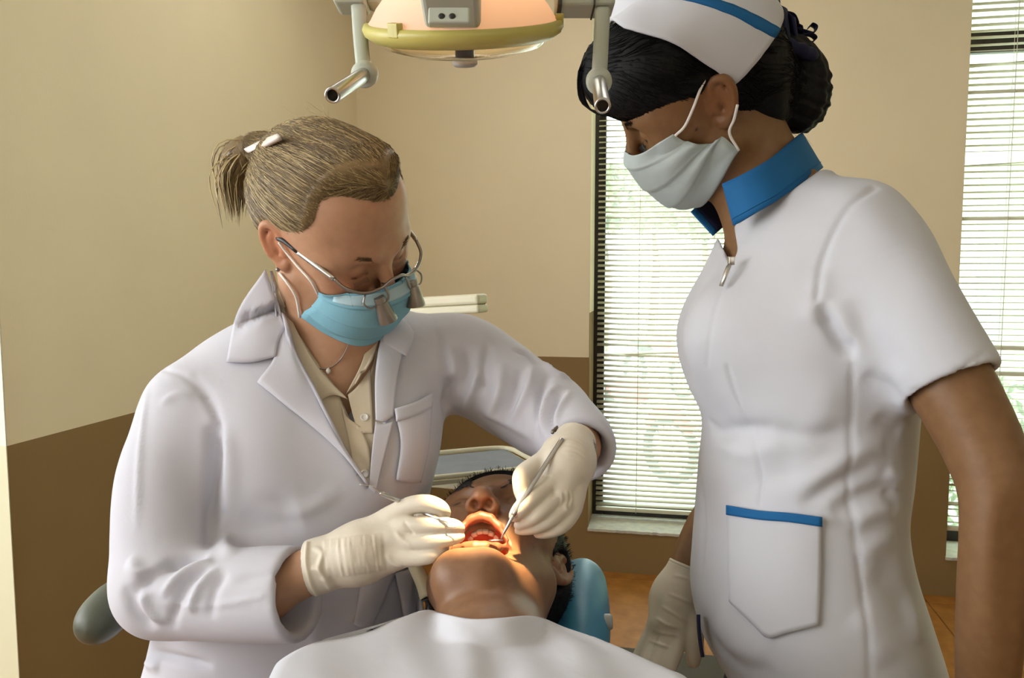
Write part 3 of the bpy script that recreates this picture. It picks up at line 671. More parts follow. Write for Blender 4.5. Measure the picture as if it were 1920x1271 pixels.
head_prims(fb, RD, TD, SD); fb.add(ell(DL(0, -.018, .040), np.array((.0755, .102, .087)) * SD, RD), .02); fb.add(ell(DL(0, .026, .062), np.array((.062, .056, .057)) * SD, RD), .02); ear_prims(fb, RD, TD, SD, 1, .2, .30); ear_prims(fb, RD, TD, SD, -1, .2, .30)
Vd, Qd = fb.mesh(1); BT = bvh(Vd, Qd)
tint = np.ones((len(Vd), 3))
rows = [(np.array([DL(sg * x, y, z) for x, y, z in ((.018, .088, .018), (.032, .086, .0245), (.046, .075, .023))]), .0042, (.36, .30, .26)) for sg in (1, -1)]
rows += [(np.array([DL(sg * x, y, z) for x, y, z in ((.02, .084, -.007), (.032, .0875, -.0095), (.044, .078, -.006))]), .0022, (.25, .2, .18)) for sg in (1, -1)]
rows += [(DL(sg * .04, .07, -.025), .03, (1.05, .86, .82)) for sg in (1, -1)] + [(DL(sg * .083, -.015, 0), .03, (1.1, .85, .78)) for sg in (1, -1)]
rows += [(DL(.012, .1, .025), .0016, (.5, .4, .35)), (DL(.05, .07, .06), .0013, (.6, .5, .45))]
paint(Vd, tint, rows)
body_d = obj('body', (Vd, Qd), M_SKIN_FAIR, dent, tint=tint)
def brows(L, sc_, m_, parent, z0=0.0, fat=1.0, n=150):
    r_ = np.random.default_rng(21)
    for sg in (1, -1):
        arc = catmull(np.array([(.014, .0925, .016 + z0), (.028, .0925, .0235 + z0), (.042, .083, .0255 + z0), (.052, .070, .020 + z0)]), 40); H = []
        for i in range(n):
            t = r_.uniform(0, 1); a = arc[int(t * 39)] + np.array([0, .0005, r_.normal() * .0018 * fat * (1.2 - t)]); dr = np.array([.0065, -.0035 * t, .0045 * (1 - t) - .0015]) * r_.uniform(.6, 1.2)
            H.append([L(sg * (a + dr * q)[0], (a + dr * q)[1] + .0012 * q, (a + dr * q)[2]) for q in (0, .35, .7, 1)])
        o = obj('eyebrow', hair_tubes(np.array(H), .00035 * fat), m_, parent); o['kind'] = 'stuff'
brows(DL, SD, M_BLONDE3, dent)
# --- coat
fc = torso_field(.0036, 0.0, False)
def sleeve(fld, sts, pl, cutdir, bore, jk, k=.012):
    f2 = Field(fld.ax)
    for st, q in sts: chain(f2, st, k, None, q)
    f2.cut(rbox(pl + nrm(cutdir) * .15, (.15, .15, .15), .001, frame(cutdir, (0, .3, 1))[:, [0, 2, 1]]), .004); f2.cut(rcone(*bore), .004)
    fld.F = smin(fld.F, f2.F, jk)
def smin(A, B, k):
    h = np.maximum(k - np.abs(A - B), 0) / k; return np.minimum(A, B) - h * h * k * .25
pl = np.array(pxs([(560, 1112, .852, 1)])[0][:3]); ax_ = nrm(pl - np.array(D_RF[1][:3]))
sleeve(fc, ((D_RA, .02), (D_RF, .02)), pl, ax_ + np.array([0, 0, .1]), (pl - ax_ * .09, pl + ax_ * .06, .036, .0425), .03)
pl2 = np.array(pxs([(1091, 847, .955, 1)])[0][:3]); ax2 = nrm(pl2 - np.array(D_LF[1][:3]))
sleeve(fc, ((D_LA, .02), (D_LF, .02)), pl2, ax2 + np.array([-.25, 0, .12]), (pl2 - ax2 * .07, pl2 + ax2 * .05, .029, .033), .035)
wb = wedge(fc, [(545, 400), (720, 400), (705, 640), (560, 640)], 1.4); fc.F = np.maximum(fc.F, -wb)
CT0 = bvh(*fc.mesh(3)); wv = wedge(fc, [(470, 430), (772, 430), (701, 912), (690, 912), (622, 806), (538, 642)], 1.07, .026); fc.F = np.maximum(fc.F, -wv)
Vc, Qc = fc.mesh(3); CT = bvh(Vc, Qc)
FOLDS = [([(398, 790), (402, 850), (400, 930), (393, 1030)], .010, -.012), ([(415, 800), (428, 870), (422, 960)], .014, .006), ([(360, 700), (400, 760), (412, 830)], .006, -.003),
    ([(390, 1040), (340, 1052), (285, 1080), (250, 1120)], .008, -.009), ([(400, 1052), (345, 1075), (300, 1120)], .007, .006), ([(395, 1062), (355, 1090), (330, 1140), (320, 1180)], .006, -.005), ([(410, 1065), (375, 1100), (355, 1150)], .006, .005), ([(425, 1072), (400, 1110), (395, 1160)], .006, -.004),
    ([(240, 1050), (270, 1075), (320, 1060)], .009, .006), ([(233, 1100), (255, 1150), (290, 1180)], .009, -.005), ([(262, 1090), (275, 1140), (305, 1170)], .006, .004), ([(278, 720), (262, 850), (256, 1000)], .004, .0022), ([(290, 1130), (400, 1135), (545, 1105)], .003, .0018),
    ([(440, 1090), (490, 1080), (548, 1076)], .006, -.002), ([(300, 760), (330, 740), (365, 745)], .006, .002),
    ([(560, 960), (500, 980), (430, 1010)], .03, -.008), ([(640, 920), (560, 960), (480, 965)], .012, .004), ([(430, 1000), (420, 1025), (440, 1040)], .01, .005),
    ([(820, 610), (838, 700), (828, 770)], .004, -.003), ([(835, 640), (850, 680), (848, 720)], .008, .005), ([(850, 700), (842, 740), (835, 775)], .008, -.009), ([(868, 640), (880, 690), (870, 740)], .009, -.006), ([(900, 690), (880, 740), (862, 780)], .009, .007), ([(920, 640), (905, 700), (910, 740)], .008, -.006),
    ([(940, 680), (935, 740), (915, 780)], .009, .006), ([(980, 690), (965, 740), (945, 790)], .009, -.006), ([(1000, 680), (985, 740), (960, 790)], .008, .005), ([(1030, 700), (1012, 740), (1005, 800)], .007, -.007), ([(1045, 720), (1022, 760), (1018, 820)], .006, .006), ([(1056, 735), (1035, 775), (1030, 825)], .005, -.006), ([(1070, 730), (1048, 770), (1042, 800)], .005, .004), ([(1012, 672), (1040, 700), (1075, 712)], .006, .005), ([(960, 655), (990, 665), (1010, 690)], .006, -.004), ([(900, 770), (950, 790), (1000, 820)], .009, .004),
    ([(740, 660), (745, 720)], .01, -.003), ([(700, 1050), (690, 1110), (660, 1170)], .01, .006), ([(720, 1060), (725, 1130)], .01, -.005), ([(600, 1130), (590, 1200), (595, 1260)], .012, .003), ([(275, 1220), (330, 1235), (400, 1250)], .006, -.006), ([(270, 1240), (300, 1250)], .008, .005), ([(760, 930), (775, 1000), (770, 1080)], .01, .004),
    ([(300, 690), (345, 705), (385, 745)], .0035, -.002, False), ([(385, 745), (412, 800), (420, 860)], .0035, -.002, False), ([(795, 560), (822, 640), (830, 720)], .0035, -.0018, False), ([(440, 560), (370, 600), (310, 650)], .02, .004)]
FOLDS = [(f[0], f[1] * .82, f[2] * (1.45 if f[1] < .012 else .8), *f[3:]) for f in FOLDS]
Vc = strokes(Vc, Qc, FOLDS, CT); Vc = relax(Vc, Qc, 1); CT = bvh(Vc, Qc)
coat = obj('coat', (Vc, Qc), M_COAT, dent, label='white long-sleeved coat')
# --- shirt
fs = Field([np.arange(-.36, -.06, .004), np.arange(.86, 1.1, .004), np.arange(1.02, 1.40, .004)])
fs.add(rows_loft(D_ROWS, .2, 2.2, -.008), .03)
for a, b in (((585, 640, 1.06, 58), (360, 765, .99, 72)), ((700, 625, 1.08, 50), (862, 668, 1.11, 66))):
    (x, y, z, r), (x2, y2, z2, r2) = pxs([a, b]); fs.add(rcone((x, y, z), (x2, y2, z2), r - .006, r2 - .006), .05)
for q in ((500, 835, .975, 88), (715, 830, 1.0, 80)):
    x, y, z, r = pxs([q])[0]; fs.add(ell((x, y, z), (r - .008, .042, r * 1.1 - .008)), .07)
sh = Field(fs.ax); sh.F = fs.F.copy()
ST0 = bvh(*fs.mesh(2)); w1_ = wedge(sh, [(480, 440), (790, 440), (712, 935), (680, 935)], 1.06); sh.F = np.maximum(sh.F, w1_ - .045)
sh.F = np.maximum(sh.F, -(fs.F + .012))
w2_ = wedge(sh, [(505, 470), (740, 470), (672, 812), (664, 800)], 1.3); sh.F = np.maximum(sh.F, -w2_)
Vs, Qs = sh.mesh(2); ST = bvh(Vs, Qs)
shirt = obj('shirt', (Vs, Qs), M_SHIRT, dent, label='beige button shirt')
def panel(name, tree, T, B, L, Rr, m_, parent, off=.004, thick=.0025, dflt=None, n=16, m=16, bulge=0, sm=3):
    VF, G, N = drape(tree, T, B, L, Rr, n, m, off, thick, dflt, sm, bulge); return obj(name, VF, m_, parent), G
# shirt collar wings and placket
panel('shirt_collar', ST0, [(510, 508), (552, 610), (598, 690), (652, 748)], [(508, 525), (534, 640), (590, 757)], [(510, 508), (509, 516), (508, 525)], [(652, 748), (622, 740), (590, 757)], M_SHIRT, shirt, .006, dflt=.985, n=26, m=8)
panel('shirt_collar', ST0, [(690, 628), (700, 628), (712, 632)], [(649, 738), (668, 718), (684, 690)], [(690, 628), (678, 680), (649, 738)], [(712, 632), (702, 660), (684, 690)], M_SHIRT, shirt, .006, dflt=.985, n=8, m=22)
panel('shirt_placket', ST0, [(652, 748), (660, 778), (686, 808)], [(668, 935), (682, 935), (696, 935)], [(640, 760), (658, 850), (668, 935)], [(676, 800), (694, 850), (696, 935)], M_SHIRT, shirt, .003, dflt=.98, n=10, m=22)
panel('shirt_placket', ST0, [(652, 740), (668, 726), (694, 692)], [(672, 815), (684, 812), (700, 812)], [(652, 740), (660, 772), (672, 815)], [(694, 692), (698, 760), (700, 812)], M_SHIRT, shirt, .003, dflt=.98, n=10, m=16)
def button(px, py, tree, m_, parent, r=.0052, dflt=.97):
    p, n = hit(tree, px, py, dflt); p = np.array(p); n = np.array(n); n = n if n @ (EYE - p) > 0 else -n
    o = obj('button', lathe([(0, .0042), (r * .5, .0038), (r * .62, .0046), (r * .9, .0048), (r, .004), (r, .001), (0, .001)], p, n, 20), m_, parent)
    return o
for b in ((684, 784), (684, 886)): button(*b, ST0, M_PEARL, shirt)
# lapels, pocket, coat front edge
panel('coat_collar', CT0, [(497, 505), (515, 560), (534, 612)], [(424, 678), (470, 678), (516, 668)], [(497, 505), (445, 585), (424, 678)], [(534, 612), (522, 640), (516, 668)], M_COAT, coat, .009, .004, .985, 18, 18, .004)
panel('coat_lapel', CT0, [(504, 508), (520, 565), (544, 640), (573, 702), (622, 800), (692, 908)], [(482, 716), (530, 755), (580, 795), (640, 850), (688, 910)], [(506, 508), (519, 650), (482, 716)], [(692, 908), (690, 909), (688, 910)], M_COAT, coat, .007, .004, .985, 36, 14, .004)
panel('coat_lapel', CT0, [(742, 610), (750, 625), (756, 640)], [(704, 786), (720, 790), (737, 780)], [(716, 620), (704, 700), (704, 786)], [(760, 640), (746, 700), (737, 780)], M_COAT, coat, .007, .004, 1.0, 10, 20, .002)
panel('coat_lapel', CT0, [(704, 790), (718, 795), (738, 790)], [(692, 915), (698, 920), (704, 925)], [(704, 790), (697, 850), (692, 915)], [(738, 790), (722, 850), (704, 925)], M_COAT, coat, .005, .003, 1.0, 10, 16, .0)
panel('coat_collar', CT0, [(736, 585), (760, 600), (778, 625)], [(716, 640), (740, 655), (762, 668)], [(736, 585), (722, 610), (716, 640)], [(778, 625), (772, 645), (762, 668)], M_COAT, coat, .009, .004, 1.0, 12, 12, .003)
pk, _ = panel('chest_pocket', CT0, [(740, 768), (780, 755), (812, 738)], [(742, 900), (770, 905), (790, 905)], [(740, 768), (752, 830), (744, 900)], [(812, 738), (806, 830), (790, 905)], M_COAT, coat, .007, .003, 1.0, 16, 20, .003)
panel('pocket_hem', CT0, [(740, 766), (780, 753), (813, 736)], [(743, 790), (782, 778), (811, 764)], [(740, 766), (742, 778), (743, 790)], [(813, 736), (812, 750), (811, 764)], M_COAT, pk, .0095, .002, 1.0, 16, 5)
panel('coat_front_edge', CT0, [(690, 1050), (735, 1030), (760, 1060)], [(640, 1178), (665, 1180), (700, 1172)], [(684, 1050), (676, 1100), (664, 1170)], [(770, 1010), (735, 1090), (700, 1172)], M_COAT, coat, .008, .004, .95, 12, 18, .004)
panel('coat_front_edge', CT0, [(742, 1075), (768, 1068), (782, 1062)], [(760, 1160), (778, 1158), (790, 1150)], [(742, 1075), (752, 1120), (760, 1160)], [(782, 1062), (786, 1110), (790, 1150)], M_COAT, coat, .01, .004, .97, 10, 12, .002)
button(668, 1158, CT0, mat('coat_button', (.55, .5, .5), .4), coat, .007)
# --- hair
def hair_base(R, T, sc, cutface, cap, extra=None, h=.0028, pad=.2):
    ax = [np.arange(T[i] - pad, T[i] + pad, h) for i in range(3)]; f = Field(ax); return f
fh = hair_base(RD, TD, SD, None, None)
fh.add(ell(DL(0, -.018, .041), np.array((.0805, .108, .093)) * SD, RD), .01); fh.add(ell(DL(0, .03, .066), np.array((.066, .060, .064)) * SD, RD), .03); fh.add(ell(DL(0, -.07, .01), np.array((.06, .045, .065)) * SD, RD), .03)
fh.add(ell(DL(0, .045, .092), np.array((.05, .04, .035)) * SD, RD), .03); fh.add(ell(DL(0, .056, .085), np.array((.048, .036, .030)) * SD, RD), .03); [fh.add(ell(DL(sg * .045, .042, .052), np.array((.032, .034, .04)) * SD, RD), .02) for sg in (1, -1)]; fh.cut(ell(DL(0, .112, -.012), np.array((.066, .050, .082)) * SD, RD), .01); fh.cut(ell(DL(0, .052, -.095), np.array((.1, .062, .075)) * SD, RD), .01); fh.cut(ell(DL(0, -.05, -.125), np.array((.1, .1, .07)) * SD, RD), .015)
for sg in (1, -1): fh.cut(ell(DL(sg * .083, -.008, -.012), np.array((.03, .017, .034)) * SD, RD), .01)
CLIP = at(482, 272, .985)
chain(fh, pxs([(520, 290, .985, 34), (482, 280, .99, 26), (455, 292, .995, 30), (436, 328, .995, 27), (438, 362, .995, 16), (446, 388, .995, 6)]), .02)
Vh, Qh = fh.mesh(2)
HL = [(500, 462), (524, 452), (548, 446), (574, 432), (587, 415), (589, 395), (598, 376), (620, 363), (650, 361), (690, 370), (722, 375), (736, 376), (900, 376)]
def hairline(V, line, close, R, T, side, tree, slope=.7):
    """let the hair thin out to nothing along the hairline; the far half of the head mirrors the near half"""
    L = (V - T) @ R; L[:, 0] = np.abs(L[:, 0]) * side; poly = np.array(line + close, float); px, py, dd = proj((L) @ R.T + T); ins = np.zeros(len(V), bool)
    for a, b in zip(poly, np.roll(poly, -1, 0)):
        c = ((a[1] > py) != (b[1] > py)); ins ^= c & (px < (b[0] - a[0]) * (py - a[1]) / (b[1] - a[1] + 1e-12) + a[0])
    P3 = np.c_[np.array(catmull(np.array(line, float), 80)), np.zeros(80)]; d, _ = polydist(np.c_[px, py, np.zeros(len(V))], P3); s = np.where(ins, -d, d) * .93 / FPX
    out = V.copy(); 
    for k in np.where((s < .12) & ((s > 0) | (L[:, 1] > -.02)))[0]:
        q, n, _, _ = tree.find_nearest(Vector(V[k])); q = np.array(q); n = np.array(n); h = (V[k] - q) @ n; t = .006 * (1 - math.exp(-s[k] / .010)) + .33 * s[k] - .001 if s[k] > 0 else max(s[k], -.006) - .001
        if h > t: out[k] = V[k] + n * (t - h)
    return out, np.where(L[:, 1] > -.03, s, .05)
Vh, hs_ = hairline(Vh, HL, [(900, 700), (500, 700)], RD, TD, 1, BT)
Vr_ = relax(Vh, Qh, 14); wr_ = np.clip(1 - np.abs(hs_) / .04, 0, 1)[:, None]; Vh = Vh * (1 - wr_) + Vr_ * wr_; HT = bvh(Vh, Qh)
hair_d = obj('hair', (Vh, Qh), M_BLONDE, dent, label='blonde hair combed back into a short ponytail')
r_ = np.random.default_rng(3); Nh = vnormals(Vh, Qh); loc = (Vh - TD) @ RD / SD
okm = (np.linalg.norm(Vh - CLIP, axis=1) > .03) & (loc[:, 1] > -.10); okm &= hs_ > .001; idx = r_.choice(np.where(okm)[0], 5200); front = np.where((loc[:, 1] > .03) & (loc[:, 2] > .03) & (hs_ > .001))[0]; idx = np.concatenate([idx, r_.choice(front, 1800)])
S = strand_field(HT, Vh[idx], CLIP, 11, .0024, .0010, r_)
ed = np.where((hs_ > -.0015) & (hs_ < .02))[0]
S = np.concatenate([S, strand_field(HT, Vh[r_.choice(ed, 3600)] + r_.normal(size=(3600, 3)) * .0012, CLIP, 11, .0030, .0008, r_, .6)])
cl = r_.uniform(size=len(S)); rad = r_.uniform(.00025, .0005, len(S))
for nm, m_, a, b in (('hair_strands', M_BLONDE, 0, .42), ('light_hair_strands', M_BLONDE2, .42, .72), ('dark_hair_strands', M_BLONDE3, .72, 1)):
    k = (cl >= a) & (cl < b); o = obj(nm, hair_tubes(S[k], rad[k]), m_, hair_d); o['kind'] = 'stuff'
tail = []
for i in range(420):
    o_ = r_.normal(size=2); p = catmull(np.array([at(488 + o_[0] * 5, 272 + o_[1] * 5, .985), at(456 + o_[0] * 13, 292 + o_[1] * 11, .995), at(435 + o_[0] * 11, 330 + o_[1] * 10, .995), at(438 + o_[0] * 8, 385 + o_[1] * 14, .995)]), 9) + (RT * 0)
    p += FWD * r_.normal() * .012 * np.sin(np.linspace(.3, 2.6, 9))[:, None]; tail.append(p)
tail = np.array(tail); k = r_.uniform(size=len(tail)) < .45
for nm, m_, q in (('ponytail_strands', M_BLONDE, k), ('light_ponytail_strands', M_BLONDE2, ~k)): o = obj(nm, hair_tubes(tail[q], .0009), m_, hair_d); o['kind'] = 'stuff'
fly = []
for i in range(70):
    s0 = Vh[r_.choice(np.where(okm & (Nh[:, 2] > -.2))[0])]; dd = nrm(CLIP - s0 + r_.normal(size=3) * .05); 
    p = np.array([s0 + dd * .04 * t + (nrm(s0 - TD)) * (.008 * t * t + .003) + r_.normal(size=3) * .0015 for t in np.linspace(0, 1, 5)]); fly.append(catmull(p, 9))
o = obj('flyaway_hairs', hair_tubes(np.array(fly), .00022), M_BLONDE2, hair_d); o['kind'] = 'stuff'
VF, _, _ = drape(HT, [(457, 279), (490, 262), (520, 250)], [(466, 287), (495, 271), (524, 257)], [(457, 279), (461, 284), (466, 287)], [(520, 250), (523, 253), (524, 257)], 14, 6, .013, .005, .97)
obj('hair_clip', VF, mat('white_hair_clip', (.72, .66, .62), .35), dent, label='white hair clip')
# --- mask
ctr = [(.112, -.014), (.126, -.034), (.122, -.070), (.108, -.098), (.088, -.113)]; side = [(.060, .052, -.030), (.0645, .049, -.046), (.067, .042, -.064), (.067, .030, -.080), (.061, .022, -.094)]
G, N = mask_grid(RD, TD, SD, ctr, side, 41, 49, .0034); G = push_out(G, BT, .0028); mk = obj('face_mask', sheet(G, .0015, N), M_MASKB, dent, label='light blue pleated surgical mask')
obj('nose_strip', sheet(G[2:10, 3:-3] + N[2:10, 3:-3] * .0006, .001, N[2:10, 3:-3]), M_MASKW, mk, label='pale embossed strip along the top edge')
def on_skin(tree, pts, d, off):
    out = []
    for x, y in pts:
        p, n = hit(tree, x, y, d); p = np.array(p); n = np.array(n); v = nrm(EYE - p); out.append(p + n * off * .5 + v * off)
    return np.array(out)
for pts, c0 in (([(585, 526), (560, 498), (540, 474), (524, 453)], G[1, 0]), ([(556, 556), (540, 530), (526, 512)], G[-2, 0])):
    obj('ear_loop', tube(catmull(on_skin(BT, [proj(c0)[:2]] + pts, .93, .003), 20), .0015, 8), M_ELASTIC, mk)
obj('ear_loop', tube(catmull(np.array([DL(-.060, .052, -.032), DL(-.0755, .028, -.012), DL(-.0815, .004, .014), DL(-.087, -.014, .026)]), 14), .0016, 8), M_ELASTIC, mk)
# --- magnifying glasses
gl = obj('glasses', tube(catmull(np.array([DL(x, y, z) for x, y, z in ((.070, .078, .004), (.064, .094, -.004), (.045, .107, -.011), (.022, .112, -.010), (.009, .114, -.003), (-.009, .114, -.003), (-.022, .112, -.010), (-.045, .107, -.011), (-.064, .094, -.004), (-.070, .078, .004))]), 50), .0021, 8), M_GUNM, dent, label='metal half-rim glasses carrying two magnifying loupes')
for sg in (1, -1):
    obj('temple', tube(catmull(np.array([DL(sg * .0705, .079, .004), DL(sg * .0745, .055, .008), DL(sg * .078, .02, .012)]), 12), .0021, 8, flat=1.6), M_STEEL, gl)
    obj('temple_tip', tube(catmull(np.array([DL(sg * .078, .022, .012), DL(sg * .080, .0, .015), DL(sg * .080, -.012, .012)]), 8), .0029, 8), M_BLACK, gl)
    LG = np.array([[DL(sg * (.011 + .05 * u), .112 - .016 * u * u + .003 * v, -.011 - .030 * v * math.sqrt(max(0, 1 - abs(2 * u - 1) ** 3))) for u in np.linspace(0, 1, 12)] for v in np.linspace(0, 1, 6)]); obj('lens', sheet(LG, .0012), M_LENS, gl)
    a = DL(sg * .028, .118, -.024); ad = RD @ nrm(np.array([-sg * .12, .50, -.86])); br = [(0, -.005), (.0062, -.005), (.0068, -.003), (.0068, .0015), (.0078, .002), (.0098, .015), (.0118, .0245), (.0118, .027), (.0102, .027), (.0096, .02), (0, .0195)]
    bo = obj('loupe_barrel', lathe(br, a, ad, 28), M_PEWTER, gl, auto=40, label='tapered pewter loupe barrel'); obj('loupe_lens', lathe([(0, .0225), (.005, .0222), (.0098, .021)], a, ad, 20), M_LENS, bo)
    obj('loupe_arm', tube(catmull(np.array([DL(sg * .018, .113, -.008), DL(sg * .018, .122, -.02), DL(sg * .026, .12, -.028)]), 8), .0015, 8), M_GUNM, gl)
    obj('loupe_hook', tube(catmull(np.array([DL(sg * .044, .107, -.014), DL(sg * .050, .112, -.022), DL(sg * .044, .118, -.028), DL(sg * .034, .119, -.028)]), 12), .0011, 8), M_GUNM, gl)
    lash = [catmull(np.array([DL(sg * (.022 + .022 * t), .0845 + .002 * math.sin(3.1 * t), -.009), DL(sg * (.022 + .023 * t), .089, -.0125), DL(sg * (.022 + .025 * t), .092, -.0135)]), 5) for t in np.linspace(0, 1, 16)]
    o = obj('eyelashes', hair_tubes(np.array(lash), .00022), M_BLACK, dent); o['kind'] = 'stuff'
obj('nose_pad', tube(catmull(np.array([DL(.009, .114, -.003), DL(.011, .107, -.012), DL(.01, .1, -.016)]), 6), .0012, 6), M_GUNM, gl)
obj('earring', lathe([(0, .003), (.0022, .002), (.003, 0), (.0022, -.002), (0, -.003)], DL(.081, -.009, -.033), (0, 1, 0), 12), M_GUNM, dent)
nk = [hit(BT, x, y, .98)[0] for x, y in ((560, 665), (590, 688), (617, 690), (640, 672), (656, 640), (660, 615))]
ne = obj('necklace', tube(catmull(np.array(nk), 40) + (FWD * -.0015), .0007, 5), M_GUNM, dent, label='thin chain necklace with a small pearl drop')
p = hit(BT, 617, 695, .98)[0] - FWD * .004; obj('pendant', lathe([(0, .0042), (.0022, .0025), (.0032, 0), (.002, -.003), (0, -.004)], p, (0, 0, 1), 12), M_PEARL, ne)
# --- trousers and shoes
# --- gloves (a palm, four unequal bent fingers and a thumb each)
M_GL = M_GLOVE
def glove_field(lo, hi, h=.0016): return Field([np.arange(lo[i], hi[i], h) for i in range(3)])
def zb(q, ox, oy, s): return (ox + q[0] * s, oy + q[1] * s)
def zpx(rows, ox, oy, s): return pxs([(ox + x * s, oy + y * s, d, r * s) for x, y, d, r in rows])
def px_bounds(rows, pad=.03): A = np.array([r[:3] for r in rows]); return A.min(0) - pad, A.max(0) + pad
Z1 = (560, 870, .2046)
def add_fingers(fg, parts, Z, fat=.90, crease=.0014):
    allf = Field(fg.ax); thumb = Field(fg.ax); base = np.full(fg.F.shape, .1, np.float32)
    for k, st in parts.items():
        if k.startswith('palm') or k == 'arm': continue
        st = np.array(zpx(st, *Z)); t = catmull(st, 16); tmp = Field(fg.ax)
        for i, (p_, q_) in enumerate(zip(t[:-1], t[1:])): tmp.add(rcone(p_[:3], q_[:3], p_[3] * fat, q_[3] * fat), .003)
        tgt = thumb if k == 'thumb' else allf; tgt.F = smin(tgt.F, tmp.F, crease)
    fg.F = smin(smin(fg.F, allf.F, .005), thumb.F, .005)
parts = dict(arm=[(70, 960, .862, 222), (190, 930, .862, 232), (420, 850, .862, 225), (600, 790, .862, 215)],
    palm_a=[(560, 790, .862, 190), (760, 560, .862, 110), (930, 450, .858, 95)], palm_b=[(560, 800, .862, 200), (760, 700, .862, 190), (950, 640, .852, 120)], palm_c=[(560, 850, .862, 210), (760, 830, .858, 170), (980, 820, .848, 105)],
    index=[(930, 430, .858, 95), (1050, 375, .852, 88), (1180, 362, .846, 82), (1290, 400, .846, 74), (1345, 455, .85, 55)], middle=[(940, 560, .85, 95), (1090, 565, .842, 84), (1250, 565, .838, 76), (1400, 568, .842, 70), (1480, 592, .848, 52)],
    ring=[(950, 700, .846, 95), (1100, 715, .838, 82), (1260, 705, .834, 72), (1400, 685, .838, 60), (1490, 665, .846, 42)], little=[(970, 840, .844, 98), (1090, 850, .838, 84), (1210, 835, .834, 74), (1300, 800, .838, 58), (1345, 765, .844, 38)],
    thumb=[(760, 620, .885, 110), (930, 560, .895, 90), (1090, 510, .892, 78), (1220, 480, .875, 64), (1290, 470, .866, 52)])
allr = [r for k in parts.values() for r in zpx(k, *Z1)]; lo, hi = px_bounds(allr, .045); fg = glove_field(lo, hi)
for k, st in parts.items():
    st = zpx(st, *Z1)
    if k.startswith('palm'): chain(fg, st, .02)
    elif k == 'arm': chain(fg, st, .015, None, .02)
add_fingers(fg, parts, Z1)
pc = np.array(zpx([(95, 957, .862, 1)], *Z1)[0][:3]); ga = nrm(np.array(zpx([(420, 855, .862, 1)], *Z1)[0][:3]) - pc); plane_cut(fg, pc, -ga + np.array([0, 0, .08]), .002, .06); fg.cut(rcone(pc - ga * .02, pc + ga * .03, .0265, .0265), .003)
Vg, Qg = fg.mesh(2); GT = bvh(Vg, Qg)
def zs(pts, Z=Z1): return [zb(p, *Z) for p in pts]
GW = []
for x in range(235, 760, 17):
    k = random.uniform(-10, 10); GW.append((zs([(x + k, 690 - (x - 250) * .12), (x + 18, 850), (x + 45 + k, 1050 - (x - 250) * .14)]), .0016, .0016 + random.uniform(-.0004, .0006)))
for q in ([(80, 730), (70, 900), (110, 1080), (160, 1190)],): GW.append((zs(q), .0022, .003, False))
GW += [(zs([(130, 760), (220, 820), (190, 950), (270, 1060)]), .003, .003), (zs([(110, 950), (200, 980), (330, 1130)]), .003, .0025), (zs([(200, 1030), (260, 1090), (300, 1150)]), .003, .003), (zs([(880, 610), (960, 700), (1060, 780)]), .0022, .0016), (zs([(960, 520), (1010, 600), (1060, 640)]), .002, -.002), (zs([(1040, 470), (1100, 480), (1200, 470)]), .002, -.002),
       (zs([(800, 830), (860, 900), (950, 930)]), .002, .0016), (zs([(840, 900), (900, 930), (960, 935)]), .002, .0014), (zs([(1330, 480), (1370, 470), (1385, 490)]), .0015, -.001)]
Vg = strokes(Vg, Qg, GW, GT); obj('glove', (Vg, Qg), M_GL, dent, label='latex glove on the hand nearer the chair arm')
Z2 = (900, 780, .2045)
parts2 = dict(arm=[(905, 160, .955, 165), (870, 230, .935, 172), (820, 350, .915, 185), (780, 430, .90, 195)], palm_a=[(780, 400, .905, 190), (690, 520, .89, 120), (640, 600, .885, 95)], palm_b=[(800, 430, .905, 190), (760, 600, .892, 150), (740, 720, .882, 95)], palm_c=[(850, 430, .905, 150), (850, 620, .895, 115), (850, 800, .885, 90)],
    index=[(640, 610, .882, 95), (560, 690, .872, 88), (460, 770, .862, 84), (370, 855, .858, 74), (310, 925, .86, 52)], middle=[(720, 720, .88, 88), (640, 800, .87, 80), (550, 880, .862, 74), (450, 955, .862, 64), (350, 1000, .866, 48)],
    ring=[(790, 810, .88, 86), (710, 890, .872, 78), (610, 970, .866, 72), (480, 1025, .866, 60), (350, 1050, .87, 42)], little=[(860, 850, .884, 82), (800, 950, .878, 76), (720, 1025, .872, 68), (620, 1065, .872, 54), (520, 1085, .876, 36)],
    thumb=[(640, 400, .905, 120), (520, 460, .893, 105), (400, 540, .88, 98), (375, 640, .872, 76), (372, 730, .868, 52)])
allr = [r for k in parts2.values() for r in zpx(k, *Z2)]; lo, hi = px_bounds(allr, .04); fg = glove_field(lo, hi)
for k, st in parts2.items():
    if k.startswith('palm') or k == 'arm': chain(fg, zpx(st, *Z2), .018, None, .02)
add_fingers(fg, parts2, Z2)
pc = np.array(zpx([(880, 195, .94, 1)], *Z2)[0][:3]); ga = nrm(np.array(zpx([(800, 400, .905, 1)], *Z2)[0][:3]) - pc); plane_cut(fg, pc, -ga, .002, .05); fg.cut(rcone(pc - ga * .02, pc + ga * .025, .0205, .021), .003)
Vg, Qg = fg.mesh(2); GT = bvh(Vg, Qg); GW = []
for y in (200, 235, 262, 300, 350): GW.append((zs([(760, y - 20), (900, y + 20), (1020, y + 130)], Z2), .0022, .0016))
for x in (740, 790, 830): GW.append((zs([(x, 680), (x + 10, 760), (x - 10, 840)], Z2), .0016, .0012))
